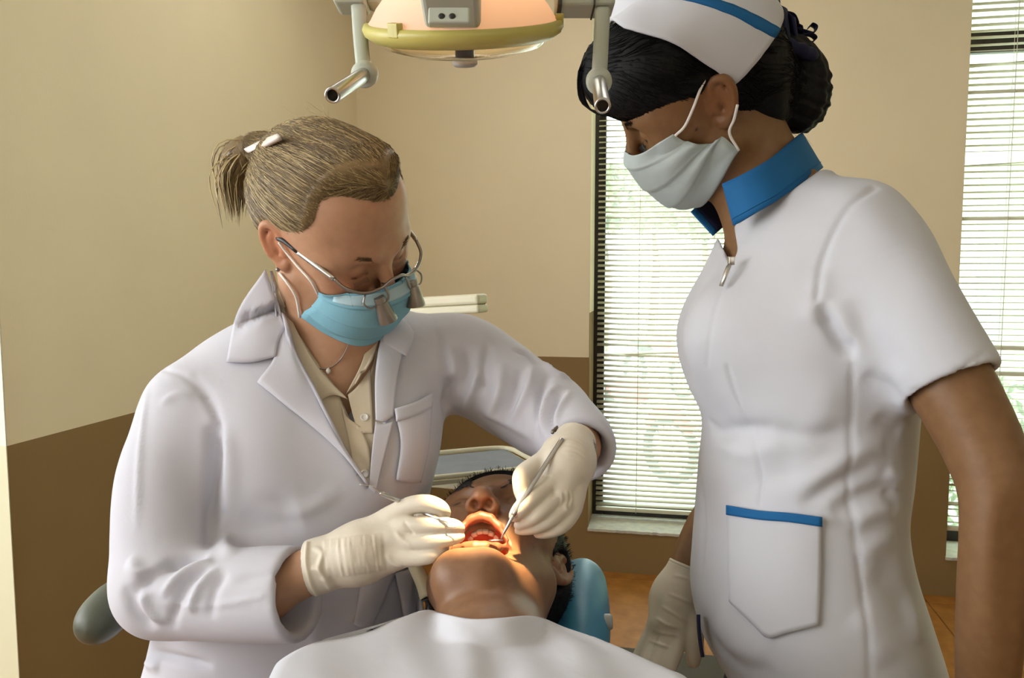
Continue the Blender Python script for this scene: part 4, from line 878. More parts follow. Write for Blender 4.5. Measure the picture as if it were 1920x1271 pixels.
GW += [(zs([(560, 560), (600, 540), (650, 560)], Z2), .003, -.0015), (zs([(440, 590), (480, 610), (450, 650)], Z2), .002, .0012), (zs([(650, 660), (690, 700), (640, 760)], Z2), .002, -.0018), (zs([(280, 920), (320, 915), (360, 930)], Z2), .0012, -.001), (zs([(760, 800), (800, 860), (820, 880)], Z2), .002, .0014), (zs([(400, 800), (430, 760), (470, 700)], Z2), .002, -.001)]
Vg = strokes(Vg, Qg, GW, GT); obj('glove', (Vg, Qg), M_GL, dent, label='latex glove on the hand that holds the mirror')
br_ = [at(1034, 812, .945), at(1052, 797, .955), at(1078, 795, .95), at(1102, 812, .93), at(1114, 840, .915), at(1112, 856, .91)]
obj('bracelet', tube(catmull(np.array(br_), 60) + .0012 * np.stack([np.sin(np.arange(60) * 1.9), np.cos(np.arange(60) * 1.9), np.sin(np.arange(60) * 1.9 + 1)], 1), .0022, 6), M_PEWTER, dent, label='twisted metal bracelet')
# ================================================================== the nurse
RN = frame((-.823, .225, -.522), (-.566, -.359, .742)); TN = np.array([.227, .996, 1.573]); SN = .97; NL = loc2w(RN, TN, SN)
nurse = thing('person', 'standing nurse in a white uniform with blue collar and white cap', 'person', (*at(1510, 1200, 1.0)[:2], 0.0))
N_ROWS = [(335, 1400, 1535, 1.0, .06), (385, 1376, 1610, 1.0, .10), (450, 1354, 1690, .995, .145), (540, 1314, 1705, .99, .16), (600, 1294, 1703, .99, .162), (650, 1288, 1700, .99, .16), (730, 1300, 1692, .99, .152), (795, 1325, 1686, .99, .146), (880, 1318, 1681, .99, .142), (960, 1312, 1672, .99, .142), (1040, 1306, 1684, .99, .148), (1120, 1303, 1708, .99, .158), (1200, 1322, 1731, .99, .165), (1271, 1362, 1742, .99, .17), (1330, 1395, 1745, .99, .17)]
N_SL = pxs([(1615, 425, .895, 80), (1665, 520, .86, 92), (1725, 625, .825, 92), (1800, 745, .795, 90)])
N_ARM = pxs([(1620, 440, .895, 66), (1690, 570, .85, 74), (1770, 700, .81, 75), (1835, 820, .785, 70), (1868, 910, .77, 64), (1868, 1000, .768, 61), (1860, 1120, .775, 59), (1850, 1280, .785, 52), (1846, 1420, .79, 40)])
N_FAR = pxs([(1480, 470, 1.10, 60), (1470, 700, 1.16, 52), (1400, 880, 1.16, 46), (1330, 990, 1.13, 42), (1292, 1052, 1.12, 31), (1276, 1095, 1.115, 30), (1262, 1130, 1.11, 30)])
def nurse_field(ax, grow):
    f = Field(ax); f.add(rows_loft(N_ROWS, .10, 2.15, grow), .03)
    for a, b in (((1462, 372, 1.0, 60), (1600, 440, .90, 72)), ((1450, 375, 1.0, 55), (1480, 470, 1.10, 66))):
        (x, y, z, r), (x2, y2, z2, r2) = pxs([a, b]); f.add(rcone((x, y, z), (x2, y2, z2), r + grow, r2 + grow), .05)
    for q in ((1365, 625, .93, 66), (1358, 632, 1.07, 62)):
        x, y, z, r = pxs([q])[0]; f.add(ell((x, y, z), (r + grow, r + grow, r * 1.15 + grow)), .06)
    return f
ax = [axis_grid(.12, .62, .011, TN[0] - .125, TN[0] + .125, .0024), axis_grid(.72, 1.32, .011, TN[1] - .14, TN[1] + .14, .0024), axis_grid(.04, 1.78, .012, TN[2] - .16, TN[2] + .14, .0024)]
fb = nurse_field(ax, -.014); fb.h = .011
chain(fb, [(x, y, z, r) for x, y, z, r in N_ARM], .02, 26, .03); chain(fb, N_FAR, .02, None, .03)
nb = NL(0, -.03, -.045); c1 = at(1462, 375, 1.0); chain(fb, [(*nb, .050), (*(nb * .5 + c1 * .5), .047), (*c1, .050)], .03); fb.add(rcone(NL(0, .02, -.075), at(1405, 400, 1.0), .028, .03), .04)
hp = at(1560, 1330, .99)
for dy in (-.085, .085): chain(fb, [(hp[0], hp[1] + dy, hp[2], .08), (hp[0] + .0, hp[1] + dy, .50, .06), (hp[0] + .02, hp[1] + dy, .12, .045)], .03)
head_prims(fb, RN, TN, SN, nose=1.1); ear_prims(fb, RN, TN, SN, 1, .2, .35); ear_prims(fb, RN, TN, SN, -1, .15, .5)
Vn, Qn = fb.mesh(1); BN = bvh(Vn, Qn); tint = np.ones((len(Vn), 3))
rows = [(np.array([NL(sg * x, y, z) for x, y, z in ((.017, .088, .017), (.032, .088, .026), (.048, .075, .022))]), .0042, (.22, .2, .2)) for sg in (1, -1)]
rows += [(np.array([NL(sg * x, y, z) for x, y, z in ((.02, .084, -.006), (.032, .0875, -.009), (.045, .077, -.005))]), .0026, (.2, .18, .18)) for sg in (1, -1)]
mo = hit(BN, 1306, 243)[0]; rows += [(mo, .0024, (.22, .2, .2)), (NL(-.083, -.015, 0), .03, (1.12, .95, .9))]
paint(Vn, tint, rows); obj('body', (Vn, Qn), M_SKIN_BROWN, nurse, tint=tint)
brows(NL, SN, M_BLACK, nurse, 0, 1.3)
# --- tunic
ax = [np.arange(.16, .62, .0034), np.arange(.70, 1.22, .0034), np.arange(.80, 1.48, .0034)]
ft = nurse_field(ax, 0.0)
e0 = np.array(pxs([(1782, 724, .80, 1)])[0][:3]); ea = nrm(np.array(N_SL[3][:3]) - np.array(N_SL[1][:3])); sleeve(ft, ((N_SL, .02),), e0, ea, (e0 - ea * .05, e0 + ea * .05, .0415, .043), .04, .02)
pA, pB = at(1376, 424, .95), at(1540, 316, .98); pn = np.cross(pB - pA, FWD); pn = pn if pn[2] > 0 else -pn; plane_cut(ft, pA, pn, .004, .2)
TT0 = bvh(*ft.mesh(3))
wv = wedge(ft, [(1336, 424), (1374, 410), (1384, 470), (1371, 497)], 1.2, .05); ft.F = np.maximum(ft.F, -wv)
Vt, Qt = ft.mesh(3); TT = bvh(Vt, Qt)
NF = [([(1532, 560), (1545, 480), (1585, 400), (1640, 352)], .0035, -.003, False), ([(1536, 570), (1570, 630), (1600, 670)], .007, -.009), ([(1560, 560), (1600, 640), (1660, 720)], .014, .005), ([(1600, 560), (1640, 640), (1690, 700)], .014, -.004), ([(1540, 500), (1530, 560), (1520, 610)], .012, .004),
    ([(1598, 640), (1597, 780), (1592, 900), (1602, 1000), (1618, 1120), (1632, 1271)], .0028, -.0022, False), ([(1364, 690), (1390, 770), (1420, 835), (1425, 900), (1424, 945)], .0028, -.0022, False),
    ([(1330, 790), (1350, 812), (1390, 806), (1450, 800)], .009, -.006), ([(1340, 830), (1400, 850), (1480, 830)], .012, .005), ([(1430, 800), (1520, 815), (1600, 800)], .010, -.004), ([(1480, 930), (1540, 890), (1600, 850), (1660, 835)], .012, .006), ([(1500, 950), (1570, 905), (1640, 875)], .009, -.005), ([(1560, 960), (1620, 930), (1675, 915)], .010, -.006), ([(1590, 985), (1640, 960), (1690, 950)], .010, .005), ([(1360, 930), (1430, 900), (1500, 880)], .014, -.004), ([(1660, 880), (1680, 895), (1695, 890)], .008, .006), ([(1660, 920), (1672, 940), (1680, 960)], .008, -.005), ([(1620, 700), (1660, 720), (1690, 760)], .012, -.004), ([(1640, 780), (1670, 800), (1690, 810)], .010, -.004),
    ([(1640, 1060), (1680, 1110), (1710, 1160)], .018, -.006), ([(1600, 1150), (1640, 1190), (1660, 1250)], .02, .005), ([(1700, 1120), (1715, 1160), (1720, 1210)], .012, .004), ([(1340, 1150), (1370, 1200), (1430, 1240)], .02, .005), ([(1330, 1190), (1380, 1240), (1460, 1265)], .01, -.004), ([(1312, 880), (1320, 980), (1312, 1100)], .006, -.002), ([(1300, 520), (1320, 600), (1315, 680)], .02, .0), ([(1700, 760), (1780, 730), (1850, 690)], .003, -.0015),
    ([(1373, 500), (1352, 550), (1335, 610), (1322, 690)], .0022, -.0012, False), ([(1708, 735), (1780, 705), (1848, 662)], .0022, -.0016, False), ([(1318, 640), (1330, 720), (1360, 790), (1370, 830)], .02, -.004), ([(1520, 340), (1600, 380), (1680, 470)], .02, .003), ([(1560, 700), (1540, 780), (1480, 850)], .02, .004), ([(1680, 1000), (1640, 1020), (1610, 1050)], .012, .005)]
NF = [(f[0], f[1], f[2] * (1.3 if f[1] < .008 else .95), *f[3:]) for f in NF]; Vt = strokes(Vt, Qt, NF, TT); Vt = relax(Vt, Qt, 1); TT = bvh(Vt, Qt)
tun = obj('uniform_tunic', (Vt, Qt), M_TUNIC, nurse, label='white short-sleeved uniform tunic')
M_BLUE = mat('blue_collar_cotton', (.012, .12, .32), .75, spec=.25, noise=(10, (.01, .105, .28), 3), bump=(900, .12, .0006)); M_NAVY = mat('navy_cloth', (.012, .014, .05), .8, spec=.25, noise=(30, (.008, .01, .035), 4))
Bt = np.array([at(*q) for q in ((1376, 423, .925), (1415, 400, .905), (1460, 374, .905), (1510, 338, .935), (1541, 315, 1.0), (1496, 338, 1.065), (1430, 372, 1.095), (1375, 410, 1.085), (1338, 441, 1.05))])
Tp = np.array([at(*q) for q in ((1355, 345, .93), (1395, 326, .912), (1440, 300, .915), (1480, 268, .945), (1501, 250, 1.0), (1455, 285, 1.055), (1390, 325, 1.085), (1335, 362, 1.085), (1296, 396, 1.06))])
G = coons(Tp, Bt, [Tp[0], Bt[0]], [Tp[-1], Bt[-1]], 44, 8); cen = G.reshape(-1, 3).mean(0)
du = np.gradient(G, axis=1); dv = np.gradient(G, axis=0); N = np.cross(dv, du); N /= np.linalg.norm(N, axis=2)[..., None]; N = N if ((G - cen) * N).sum() > 0 else -N
col = obj('stand_collar', sheet(G + N * .002, .003, N), M_BLUE, tun, label='bright blue stand collar'); obj('collar_lining', sheet(G[:, 1:-1] - N[:, 1:-1] * .0012, .0012, N[:, 1:-1]), M_NAVY, tun)
seam = G[6] + N[6] * .0026; obj('collar_stitching', tube(catmull(seam, 60), .0005, 5), M_BLUE, col)
pk, _ = panel('hip_pocket', TT0, [(1362, 950), (1450, 962), (1541, 974)], [(1366, 1128), (1390, 1151), (1414, 1174), (1438, 1196), (1470, 1188), (1503, 1180), (1536, 1172)], [(1362, 950), (1364, 1040), (1366, 1128)], [(1541, 974), (1540, 1070), (1536, 1172)], M_TUNIC, tun, .006, .003, .85, 22, 22, .002)
panel('pocket_trim', TT0, [(1361, 947), (1420, 957), (1480, 962), (1542, 970)], [(1361, 965), (1420, 974), (1480, 979), (1542, 988)], [(1361, 947), (1361, 965)], [(1542, 970), (1542, 988)], M_BLUE, pk, .0085, .002, .85, 24, 5)
zp = [at(1371, 490, .905), at(1366, 500, .9), at(1352, 536, .895)]
zo = obj('zip_pull', tube(np.array(zp), [.0016, .0032, .0026], 8, flat=.5), M_STEEL, tun); obj('zip_slider', box(at(1371, 489, .905), (.0035, .0035, .005), None, .001), M_STEEL, tun)
fl_ = np.array([[at(1306 + 4 * u + 8 * v * v, 1152 + 80 * v, .965 - .02 * u) for u in (0, .5, 1)] for v in np.linspace(0, 1, 8)]); obj('hem_vent', sheet(fl_, .002), M_NAVY, tun)
# --- trousers and shoes below the frame
tr = Field([np.arange(.24, .62, .008), np.arange(.78, 1.22, .008), np.arange(.03, .95, .008)])
tr.add(ell(hp - ZUP * .02, (.114, .185, .13)), .03)
for dy in (-.085, .085): chain(tr, [(hp[0], hp[1] + dy, hp[2] - .05, .112), (hp[0], hp[1] + dy, .50, .085), (hp[0] + .015, hp[1] + dy, .10, .07)], .03)
obj('trousers', tr.mesh(2), M_NAVY, nurse, label='navy uniform trousers')
for dy in (-.085, .085):
    shf = Field([np.arange(.10, .56, .006), np.arange(hp[1] + dy - .08, hp[1] + dy + .08, .006), np.arange(-.01, .14, .006)]); chain(shf, [(hp[0] + .04, hp[1] + dy, .042, .04), (hp[0] - .06, hp[1] + dy, .038, .036), (hp[0] - .15, hp[1] + dy, .034, .032)], .02); plane_cut(shf, (hp[0], hp[1], .003), (0, 0, -1)); obj('shoe', shf.mesh(2), M_TUNIC, nurse)
# --- hair, bun, cap
ax = [np.arange(TN[i] - .24, TN[i] + .24, .003) for i in range(3)]; fh = Field(ax)
fh.add(ell(NL(0, -.018, .038), np.array((.0795, .106, .092)) * SN, RN), .01); fh.add(ell(NL(0, -.07, .0), np.array((.06, .048, .07)) * SN, RN), .03)
fh.cut(ell(NL(0, .085, -.055), np.array((.09, .07, .082)) * SN, RN), .01); fh.cut(ell(NL(0, -.035, -.13), np.array((.1, .1, .085)) * SN, RN), .015)
for sg in (1, -1): fh.cut(ell(NL(sg * .085, -.016, -.012), np.array((.03, .02, .038)) * SN, RN), .008)
chain(fh, pxs([(1200, 85, .93, 52), (1142, 108, .955, 40), (1120, 150, .965, 30), (1150, 182, .955, 25), (1210, 182, .925, 22), (1270, 168, .908, 20), (1315, 148, .90, 16)]), .02)
fh.add(ell(NL(0, .045, .062), np.array((.072, .062, .052)) * SN, RN), .02); chain(fh, pxs([(1250, 120, .905, 40), (1200, 140, .925, 40), (1165, 160, .945, 34)]), .03); chain(fh, pxs([(1410, 120, .94, 44), (1425, 165, .945, 42), (1440, 205, .965, 34), (1452, 226, .985, 20)]), .02); chain(fh, pxs([(1400, 130, .95, 55), (1450, 170, .99, 62), (1450, 215, 1.0, 34)]), .03)
chain(fh, pxs([(1482, 110, 1.0, 44), (1498, 150, 1.0, 52), (1500, 190, 1.0, 50), (1498, 206, 1.0, 38)]), .012)
Vh, Qh = fh.mesh(2); HN = bvh(Vh, Qh); bc = at(1498, 165, 1.0); m_ = np.linalg.norm(Vh - bc, axis=1) < .075; NN = vnormals(Vh, Qh)
ph = (Vh - bc) * 260; Vh[m_] += NN[m_] * (.0016 * np.sin(ph[m_, 0] + ph[m_, 2]) * np.sin(ph[m_, 1] - ph[m_, 2]) + .001 * np.sin(ph[m_, 2] * 1.3 + ph[m_, 0] * .4))[:, None]
hn = obj('hair', (Vh, Qh), M_BLACKHAIR, nurse, label='black hair swept aside and pinned in a bun')
r_ = np.random.default_rng(5); loc = (Vh - TN) @ RN / SN; nearb = at(1450, 160, .98)
front = np.where((loc[:, 1] > -.03) & (loc[:, 0] < .03))[0]; idx = r_.choice(front, 1300)
S = strand_field(HN, Vh[idx], nearb, 11, .0022, .0006, r_); o = obj('hair_strands', hair_tubes(S, .0006), M_BLACKHAIR, hn); o['kind'] = 'stuff'
lp = []
for i in range(46):
    a, b = r_.uniform(-1, 1), r_.uniform(0, 1); lp.append(catmull(np.array([at(1150 - 6 * b, 70 + 8 * a, .95), at(1104 - 14 * b, 120 + 6 * a, .955 + .01 * a), at(1092 - 8 * b + 3 * a, 165, .96), at(1100 - 4 * b + 6 * a, 198 + 4 * a, .96), at(1126 + 6 * a, 213 + 5 * a, .955), at(1156 + 8 * a, 206 + 5 * a, .95)]), 16))
o = obj('loose_fringe', hair_tubes(np.array(lp), .0006), M_BLACKHAIR, hn); o['kind'] = 'stuff'
wisps = [catmull(np.array([at(1438, 210 + i, 1.0), at(1448 + 3 * i, 240, 1.0), at(1462 + 6 * i, 258 - 4 * i, 1.0), at(1480 + 9 * i, 250 + 5 * i, 1.0)]), 12) for i in range(6)]; o = obj('nape_wisps', hair_tubes(np.array(wisps), .00025), M_BLACKHAIR, hn); o['kind'] = 'stuff'
Bt = np.array([at(*q) for q in ((1371, 149, .902), (1330, 126, .888), (1270, 97, .884), (1200, 72, .90), (1150, 57, .945), (1140, 52, .99), (1165, 50, 1.04), (1230, 60, 1.09))])
Tp = np.array([at(*q) for q in ((1447, 6, .925), (1400, -34, .905), (1330, -62, .895), (1240, -84, .905), (1175, -80, .955), (1160, -70, 1.0), (1190, -66, 1.05), (1260, -60, 1.10))])
G = coons(Tp, Bt, [Tp[0], (Tp[0] + Bt[0]) / 2 + np.array([.004, 0, 0]), Bt[0]], [Tp[-1], Bt[-1]], 50, 28); cen = TN
du = np.gradient(G, axis=1); dv = np.gradient(G, axis=0); N = np.cross(dv, du); N /= np.linalg.norm(N, axis=2)[..., None]; N = N if ((G - cen) * N).sum() > 0 else -N
G = push_out(push_out(G, HN, .006), HN, .006)
du = np.gradient(G, axis=1); dv = np.gradient(G, axis=0); N = np.cross(dv, du); N /= np.linalg.norm(N, axis=2)[..., None]; N = N if ((G - cen) * N).sum() > 0 else -N
cap = obj('cap', sheet(G + N * .002, .003, N), M_TUNIC, nurse, label='white folded nurse cap with a blue stripe'); obj('cap_stripe', sheet(G[13:16] + N[13:16] * .0032, .0015, N[5:8]), M_BLUE, cap)
cr = np.array([[at(*q) for q in ((1447, 6, .925), (1330, -62, .895), (1175, -80, .955), (1190, -66, 1.05), (1260, -60, 1.10))], [at(*q) for q in ((1430, -10, .99), (1340, -70, .98), (1240, -90, .99), (1240, -80, 1.03), (1270, -66, 1.09))]]); 
# scrunchie
sc_ = [at(*q) for q in ((1432, 62, .965), (1470, 82, .945), (1510, 98, .955), (1528, 108, .99), (1515, 104, 1.03), (1470, 80, 1.05), (1436, 62, 1.02), (1432, 62, .965))]
sr = obj('hair_tie', tube(catmull(np.array(sc_), 48), .0085 + .001 * np.sin(np.arange(48) * 1.7), 10, False), M_NAVY, nurse, label='navy satin ruffled hair tie')
RG = np.array([[at(1446 + 64 * u - 8 * v + 3 * math.sin(u * 26), 70 + 30 * u - (92 - 40 * u) * v, .95 + .05 * u + .012 * math.sin(u * 22 + v)) for u in np.linspace(0, 1, 40)] for v in np.linspace(0, 1, 8)]); obj('ruffle', sheet(RG, .001), M_NAVY, sr)
for k, q in enumerate((((1490, 50), (1510, 56), (1528, 60), (1534, 48), (1524, 42), (1518, 50)), ((1500, 66), (1522, 62), (1532, 70), (1520, 78), (1502, 84)), ((1470, 20), (1490, 26), (1498, 44), (1490, 30)))):
    c = catmull(np.array([at(x, y, .985 + .004 * i) for i, (x, y) in enumerate(q)]), 24); obj('ribbon_curl', sheet(np.stack([c, c + FWD * .012]), .0008), M_NAVY, sr)
# --- mask
ctr = [(.111, -.016), (.121, -.034), (.117, -.075), (.102, -.112), (.072, -.134)]; side = [(.067, .049, -.004), (.072, .038, -.026), (.0755, .020, -.041), (.0775, .003, -.043), (.072, -.006, -.068)]
G, N = mask_grid(RN, TN, SN, ctr, side, 61, 45, .0024, .0040); G = push_out(G, BN, .0026); mk = obj('face_mask', sheet(G, .0014, N), M_MASKP, nurse, label='pale blue-white gathered surgical mask')
for pts, c0 in (([(1283, 236), (1298, 204), (1311, 170), (1322, 150)], G[1, -1]), ([(1367, 250), (1375, 222), (1381, 196)], G[-2, -1])): obj('ear_loop', tube(catmull(on_skin(BN, [proj(c0)[:2]] + pts, .905, .003), 20), .0017, 8), M_ELASTIC, mk)
obj('ear_loop', tube(catmull(np.array([NL(.066, .044, -.024), NL(.074, .026, .002), NL(.083, .004, .03), NL(.086, -.012, .033)]), 14), .0018, 8), M_ELASTIC, mk)
for sg in (1, -1):
    lash = [catmull(np.array([NL(sg * (.022 + .022 * t), .0845 + .002 * math.sin(3.1 * t), -.009), NL(sg * (.022 + .023 * t), .090, -.0135), NL(sg * (.022 + .025 * t), .095, -.0135)]), 5) for t in np.linspace(0, 1, 18)]; o = obj('eyelashes', hair_tubes(np.array(lash), .0003), M_BLACK, nurse); o['kind'] = 'stuff'
# --- glove on the far hand
gp = dict(arm=[(1288, 1046, 1.118, 26), (1282, 1066, 1.116, 27), (1272, 1095, 1.112, 29), (1262, 1125, 1.108, 33)], palm_a=[(1266, 1110, 1.11, 32), (1240, 1170, 1.085, 24)], palm_b=[(1272, 1110, 1.11, 32), (1270, 1165, 1.085, 26)], palm_c=[(1258, 1130, 1.105, 34), (1254, 1172, 1.085, 26)],
    index=[(1278, 1165, 1.08, 17), (1270, 1205, 1.06, 15), (1256, 1245, 1.04, 14), (1240, 1285, 1.03, 12)], middle=[(1260, 1172, 1.08, 17), (1246, 1212, 1.06, 15.5), (1228, 1255, 1.04, 14), (1212, 1295, 1.03, 12)], ring=[(1244, 1172, 1.085, 16.5), (1226, 1212, 1.07, 14.5), (1208, 1250, 1.05, 13), (1194, 1280, 1.04, 11)], little=[(1232, 1168, 1.09, 15), (1212, 1205, 1.08, 13), (1196, 1235, 1.07, 11), (1186, 1255, 1.06, 9)],
    thumb=[(1280, 1125, 1.105, 24), (1298, 1165, 1.08, 19), (1302, 1205, 1.06, 16), (1300, 1240, 1.05, 12)])
Z3 = (0, 0, 1.); allr = [r for k in gp.values() for r in zpx(k, *Z3)]; lo, hi = px_bounds(allr, .04); fg = glove_field(lo, hi, .0019)
for k, st in gp.items():
    if k.startswith('palm') or k == 'arm': chain(fg, zpx(st, *Z3), .018, None, .02)
add_fingers(fg, gp, Z3, 1.0)
pc = np.array(pxs([(1284, 1060, 1.116, 1)])[0][:3]); ga = nrm(np.array(pxs([(1272, 1095, 1.112, 1)])[0][:3]) - pc); plane_cut(fg, pc, -ga, .002, .05)
Vg, Qg = fg.mesh(2); GT = bvh(Vg, Qg)
Vg = strokes(Vg, Qg, [([(1262, 1078), (1285, 1084), (1306, 1092)], .002, .0016), ([(1252, 1112), (1270, 1120), (1298, 1132)], .002, .0018), ([(1240, 1136), (1262, 1150), (1290, 1168)], .002, .0018), ([(1230, 1158), (1252, 1172), (1284, 1180)], .002, .0018), ([(1222, 1180), (1246, 1188), (1276, 1192)], .002, .0015), ([(1215, 1200), (1236, 1208), (1262, 1216)], .002, .0014)], GT)
gv = obj('glove', (Vg, Qg), M_GL, nurse, label='latex glove on the far hand'); rim = [pc + (nrm(np.cross(ga, FWD)) * math.cos(a) + nrm(np.cross(ga, np.cross(ga, FWD))) * math.sin(a)) * .0208 for a in np.linspace(0, 2 * np.pi, 33)]; obj('rolled_cuff', tube(np.array(rim), .0026, 8, False), M_GL, gv)
gp = dict(arm=[(1846, 1400, .79, 40), (1846, 1450, .79, 40), (1848, 1490, .79, 46)], palm_a=[(1848, 1490, .78, 46), (1836, 1560, .775, 34)], palm_b=[(1850, 1490, .79, 46), (1850, 1565, .79, 36)], palm_c=[(1852, 1490, .80, 44), (1858, 1560, .81, 32)],
    index=[(1834, 1560, .765, 22), (1828, 1610, .765, 20), (1822, 1650, .77, 18), (1818, 1685, .775, 15)], middle=[(1844, 1566, .782, 22), (1838, 1622, .782, 20), (1832, 1668, .786, 18), (1828, 1706, .79, 15)], ring=[(1854, 1564, .80, 21), (1848, 1616, .80, 19), (1842, 1660, .802, 17), (1838, 1692, .804, 14)], little=[(1862, 1556, .818, 19), (1858, 1600, .82, 17), (1852, 1634, .82, 15), (1848, 1656, .82, 12)],
    thumb=[(1836, 1490, .765, 30), (1812, 1540, .75, 24), (1802, 1585, .745, 20), (1800, 1620, .745, 16)])
allr = [r for k in gp.values() for r in zpx(k, *Z3)]; lo, hi = px_bounds(allr, .04); fg = glove_field(lo, hi, .0025)
for k, st in gp.items():
    if k.startswith('palm') or k == 'arm': chain(fg, zpx(st, *Z3), .018, None, .02)
add_fingers(fg, gp, Z3, 1.0); obj('glove', fg.mesh(2), M_GL, nurse, label='latex glove on the near hand')
# ================================================================== the patient
RP = frame((-.114, -.196, .974), (.114, .971, .209)); TP = np.array([-.019, .953, .991]); SP = 1.0; PL = loc2w(RP, TP, SP)
pat = thing('person', 'reclining dark-haired patient with mouth wide open under the white bib', 'person', (-.03, .3, .72))
ax = [axis_grid(-.36, .32, .011, TP[0] - .125, TP[0] + .125, .0022), axis_grid(-.9, 1.22, .014, TP[1] - .19, TP[1] + .16, .0022), axis_grid(.62, 1.16, .011, TP[2] - .11, TP[2] + .14, .0022)]
fb = Field(ax); fb.h = .014
chest = [(-.02, .62, .90, .172, .085), (-.02, .35, .905, .165, .095), (-.02, .05, .88, .17, .10), (-.02, -.2, .86, .18, .1)]
for (x, y, z, a, b), (x2, y2, z2, a2, b2) in zip(chest[:-1], chest[1:]):
    for s_ in (-1, -.5, 0, .5, 1): fb.add(rcone((x + s_ * (a - b * .8), y, z), (x2 + s_ * (a2 - b2 * .8), y2, z2), b * .95, b2 * .95), .04)
for s_ in (-1, 1):
    chain(fb, [(-.02 + s_ * .15, .60, .895, .05), (-.02 + s_ * .185, .35, .86, .04), (-.02 + s_ * .175, .1, .90, .034), (-.02 + s_ * .10, -.02, .985, .028)], .03); chain(fb, [(-.02 + s_ * .09, -.2, .86, .09), (-.02 + s_ * .1, -.6, .92, .07), (-.02 + s_ * .1, -.85, .80, .05)], .03)
nb = PL(0, -.03, -.05); c1 = at(915, 1215, .76) - ZUP * .02; chain(fb, [(*nb, .058), (*(nb * .5 + c1 * .5), .058), (*c1, .066)], .03); fb.add(rcone(PL(0, .015, -.10), c1 + ZUP * .01, .034, .036), .03)
head_prims(fb, RP, TP, SP, mouth=.042, nose=1.02, cheek=1.05, jaw=1.05); ear_prims(fb, RP, TP, SP, 1, .2, .35); ear_prims(fb, RP, TP, SP, -1, .2, .45)
Vp, Qp = fb.mesh(1); BP = bvh(Vp, Qp); tint = np.ones((len(Vp), 3)); lp_ = (Vp - TP) @ RP
rows = [(np.array([PL(sg * x, y, z) for x, y, z in ((.015, .089, .018), (.032, .09, .028), (.05, .076, .022))]), .0058, (.14, .13, .14)) for sg in (1, -1)]
rows += [(np.array([PL(sg * x, y, z) for x, y, z in ((.02, .085, -.004), (.032, .0875, -.006), (.045, .078, -.003))]), .0022, (.2, .18, .18)) for sg in (1, -1)]
rows += [(PL(0, .082, -.128), .017, (.55, .52, .52)), (PL(.012, .08, -.118), .006, (.6, .55, .55)), (PL(0, .094, -.112), .003, (.5, .45, .45)), (PL(-.082, -.015, 0), .03, (1.1, .85, .8)), (PL(0, .1, -.03), .02, (1.05, .92, .88))]
rows += [(np.array([PL(q * .029, .094 - .016 * q * q, -.056 - .025 * abs(q) ** 2.2) for q in np.linspace(-1, 1, 9)]), .0072, (1.5, .68, .70)), (np.array([PL(q * .029, .084 - .016 * q * q, -.1055 + .025 * abs(q) ** 2.2) for q in np.linspace(-1, 1, 9)]), .0075, (1.5, .68, .70))]
paint(Vp, tint, rows); inn = (np.abs(lp_[:, 0]) < .027) & (lp_[:, 1] < .074) & (lp_[:, 1] > .01) & (lp_[:, 2] < -.056) & (lp_[:, 2] > -.106) & (((lp_[:, 0] / .029) ** 2 + ((lp_[:, 2] + .081) / .026) ** 2) < 1.1); tint[inn] = (1.5, .42, .34)
obj('body', (Vp, Qp), M_SKIN_TAN, pat, tint=tint)
brows(PL, SP, M_BLACK, pat, .003, 1.9, 260)
M_TOOTH = mat('tooth_enamel', (.78, .72, .58), .25, coat=.5); M_TONGUE = mat('tongue', (.5, .14, .12), .35, sss=.1, bump=(400, .3, .001))
for zz, sgz, n_, dep in ((-.0565, -1, 10, .074), (-.1045, 1, 10, .058)):
    for i in range(n_):
        q = (i - (n_ - 1) / 2) / (n_ / 2); x = .0235 * math.sin(q * 1.45); y = dep - .026 * (1 - math.cos(q * 1.45)) * 1.25; a = -q * 1.2; Rz = RP @ np.array([[math.cos(a), -math.sin(a), 0], [math.sin(a), math.cos(a), 0], [0, 0, 1]]); w_ = .0036 if abs(q) < .45 else .0032
        obj('tooth', box(PL(x, y, zz), (w_, .0024 + .0012 * abs(q), .0042), Rz, .0014), M_TOOTH, pat)
tg = Field([np.arange(TP[0] - .05, TP[0] + .05, .002), np.arange(TP[1] - .16, TP[1] - .0, .002), np.arange(TP[2] - .05, TP[2] + .09, .002)]); tg.add(ell(PL(0, .046, -.101), (.024, .032, .011), RP), .01); tg.add(ell(PL(0, .03, -.09), (.018, .022, .012), RP), .01); obj('tongue', tg.mesh(2), M_TONGUE, pat)
for sg in (1, -1):
    eo = obj('eye', lathe([(0, .0125)] + [(.0125 * math.sin(a), .0125 * math.cos(a)) for a in np.linspace(.15, 3.0, 14)] + [(0, -.0125)], PL(sg * .032, .0712, -.0022), RP @ np.array([0, 1, 0]), 20), M_EYE, pat); obj('iris', lathe([(.006, .0108), (.0055, .0122), (.003, .0128), (0, .013)], PL(sg * .032, .0712, -.0022), RP @ nrm(np.array([.0, .86, .45])), 18), M_IRIS, eo) 
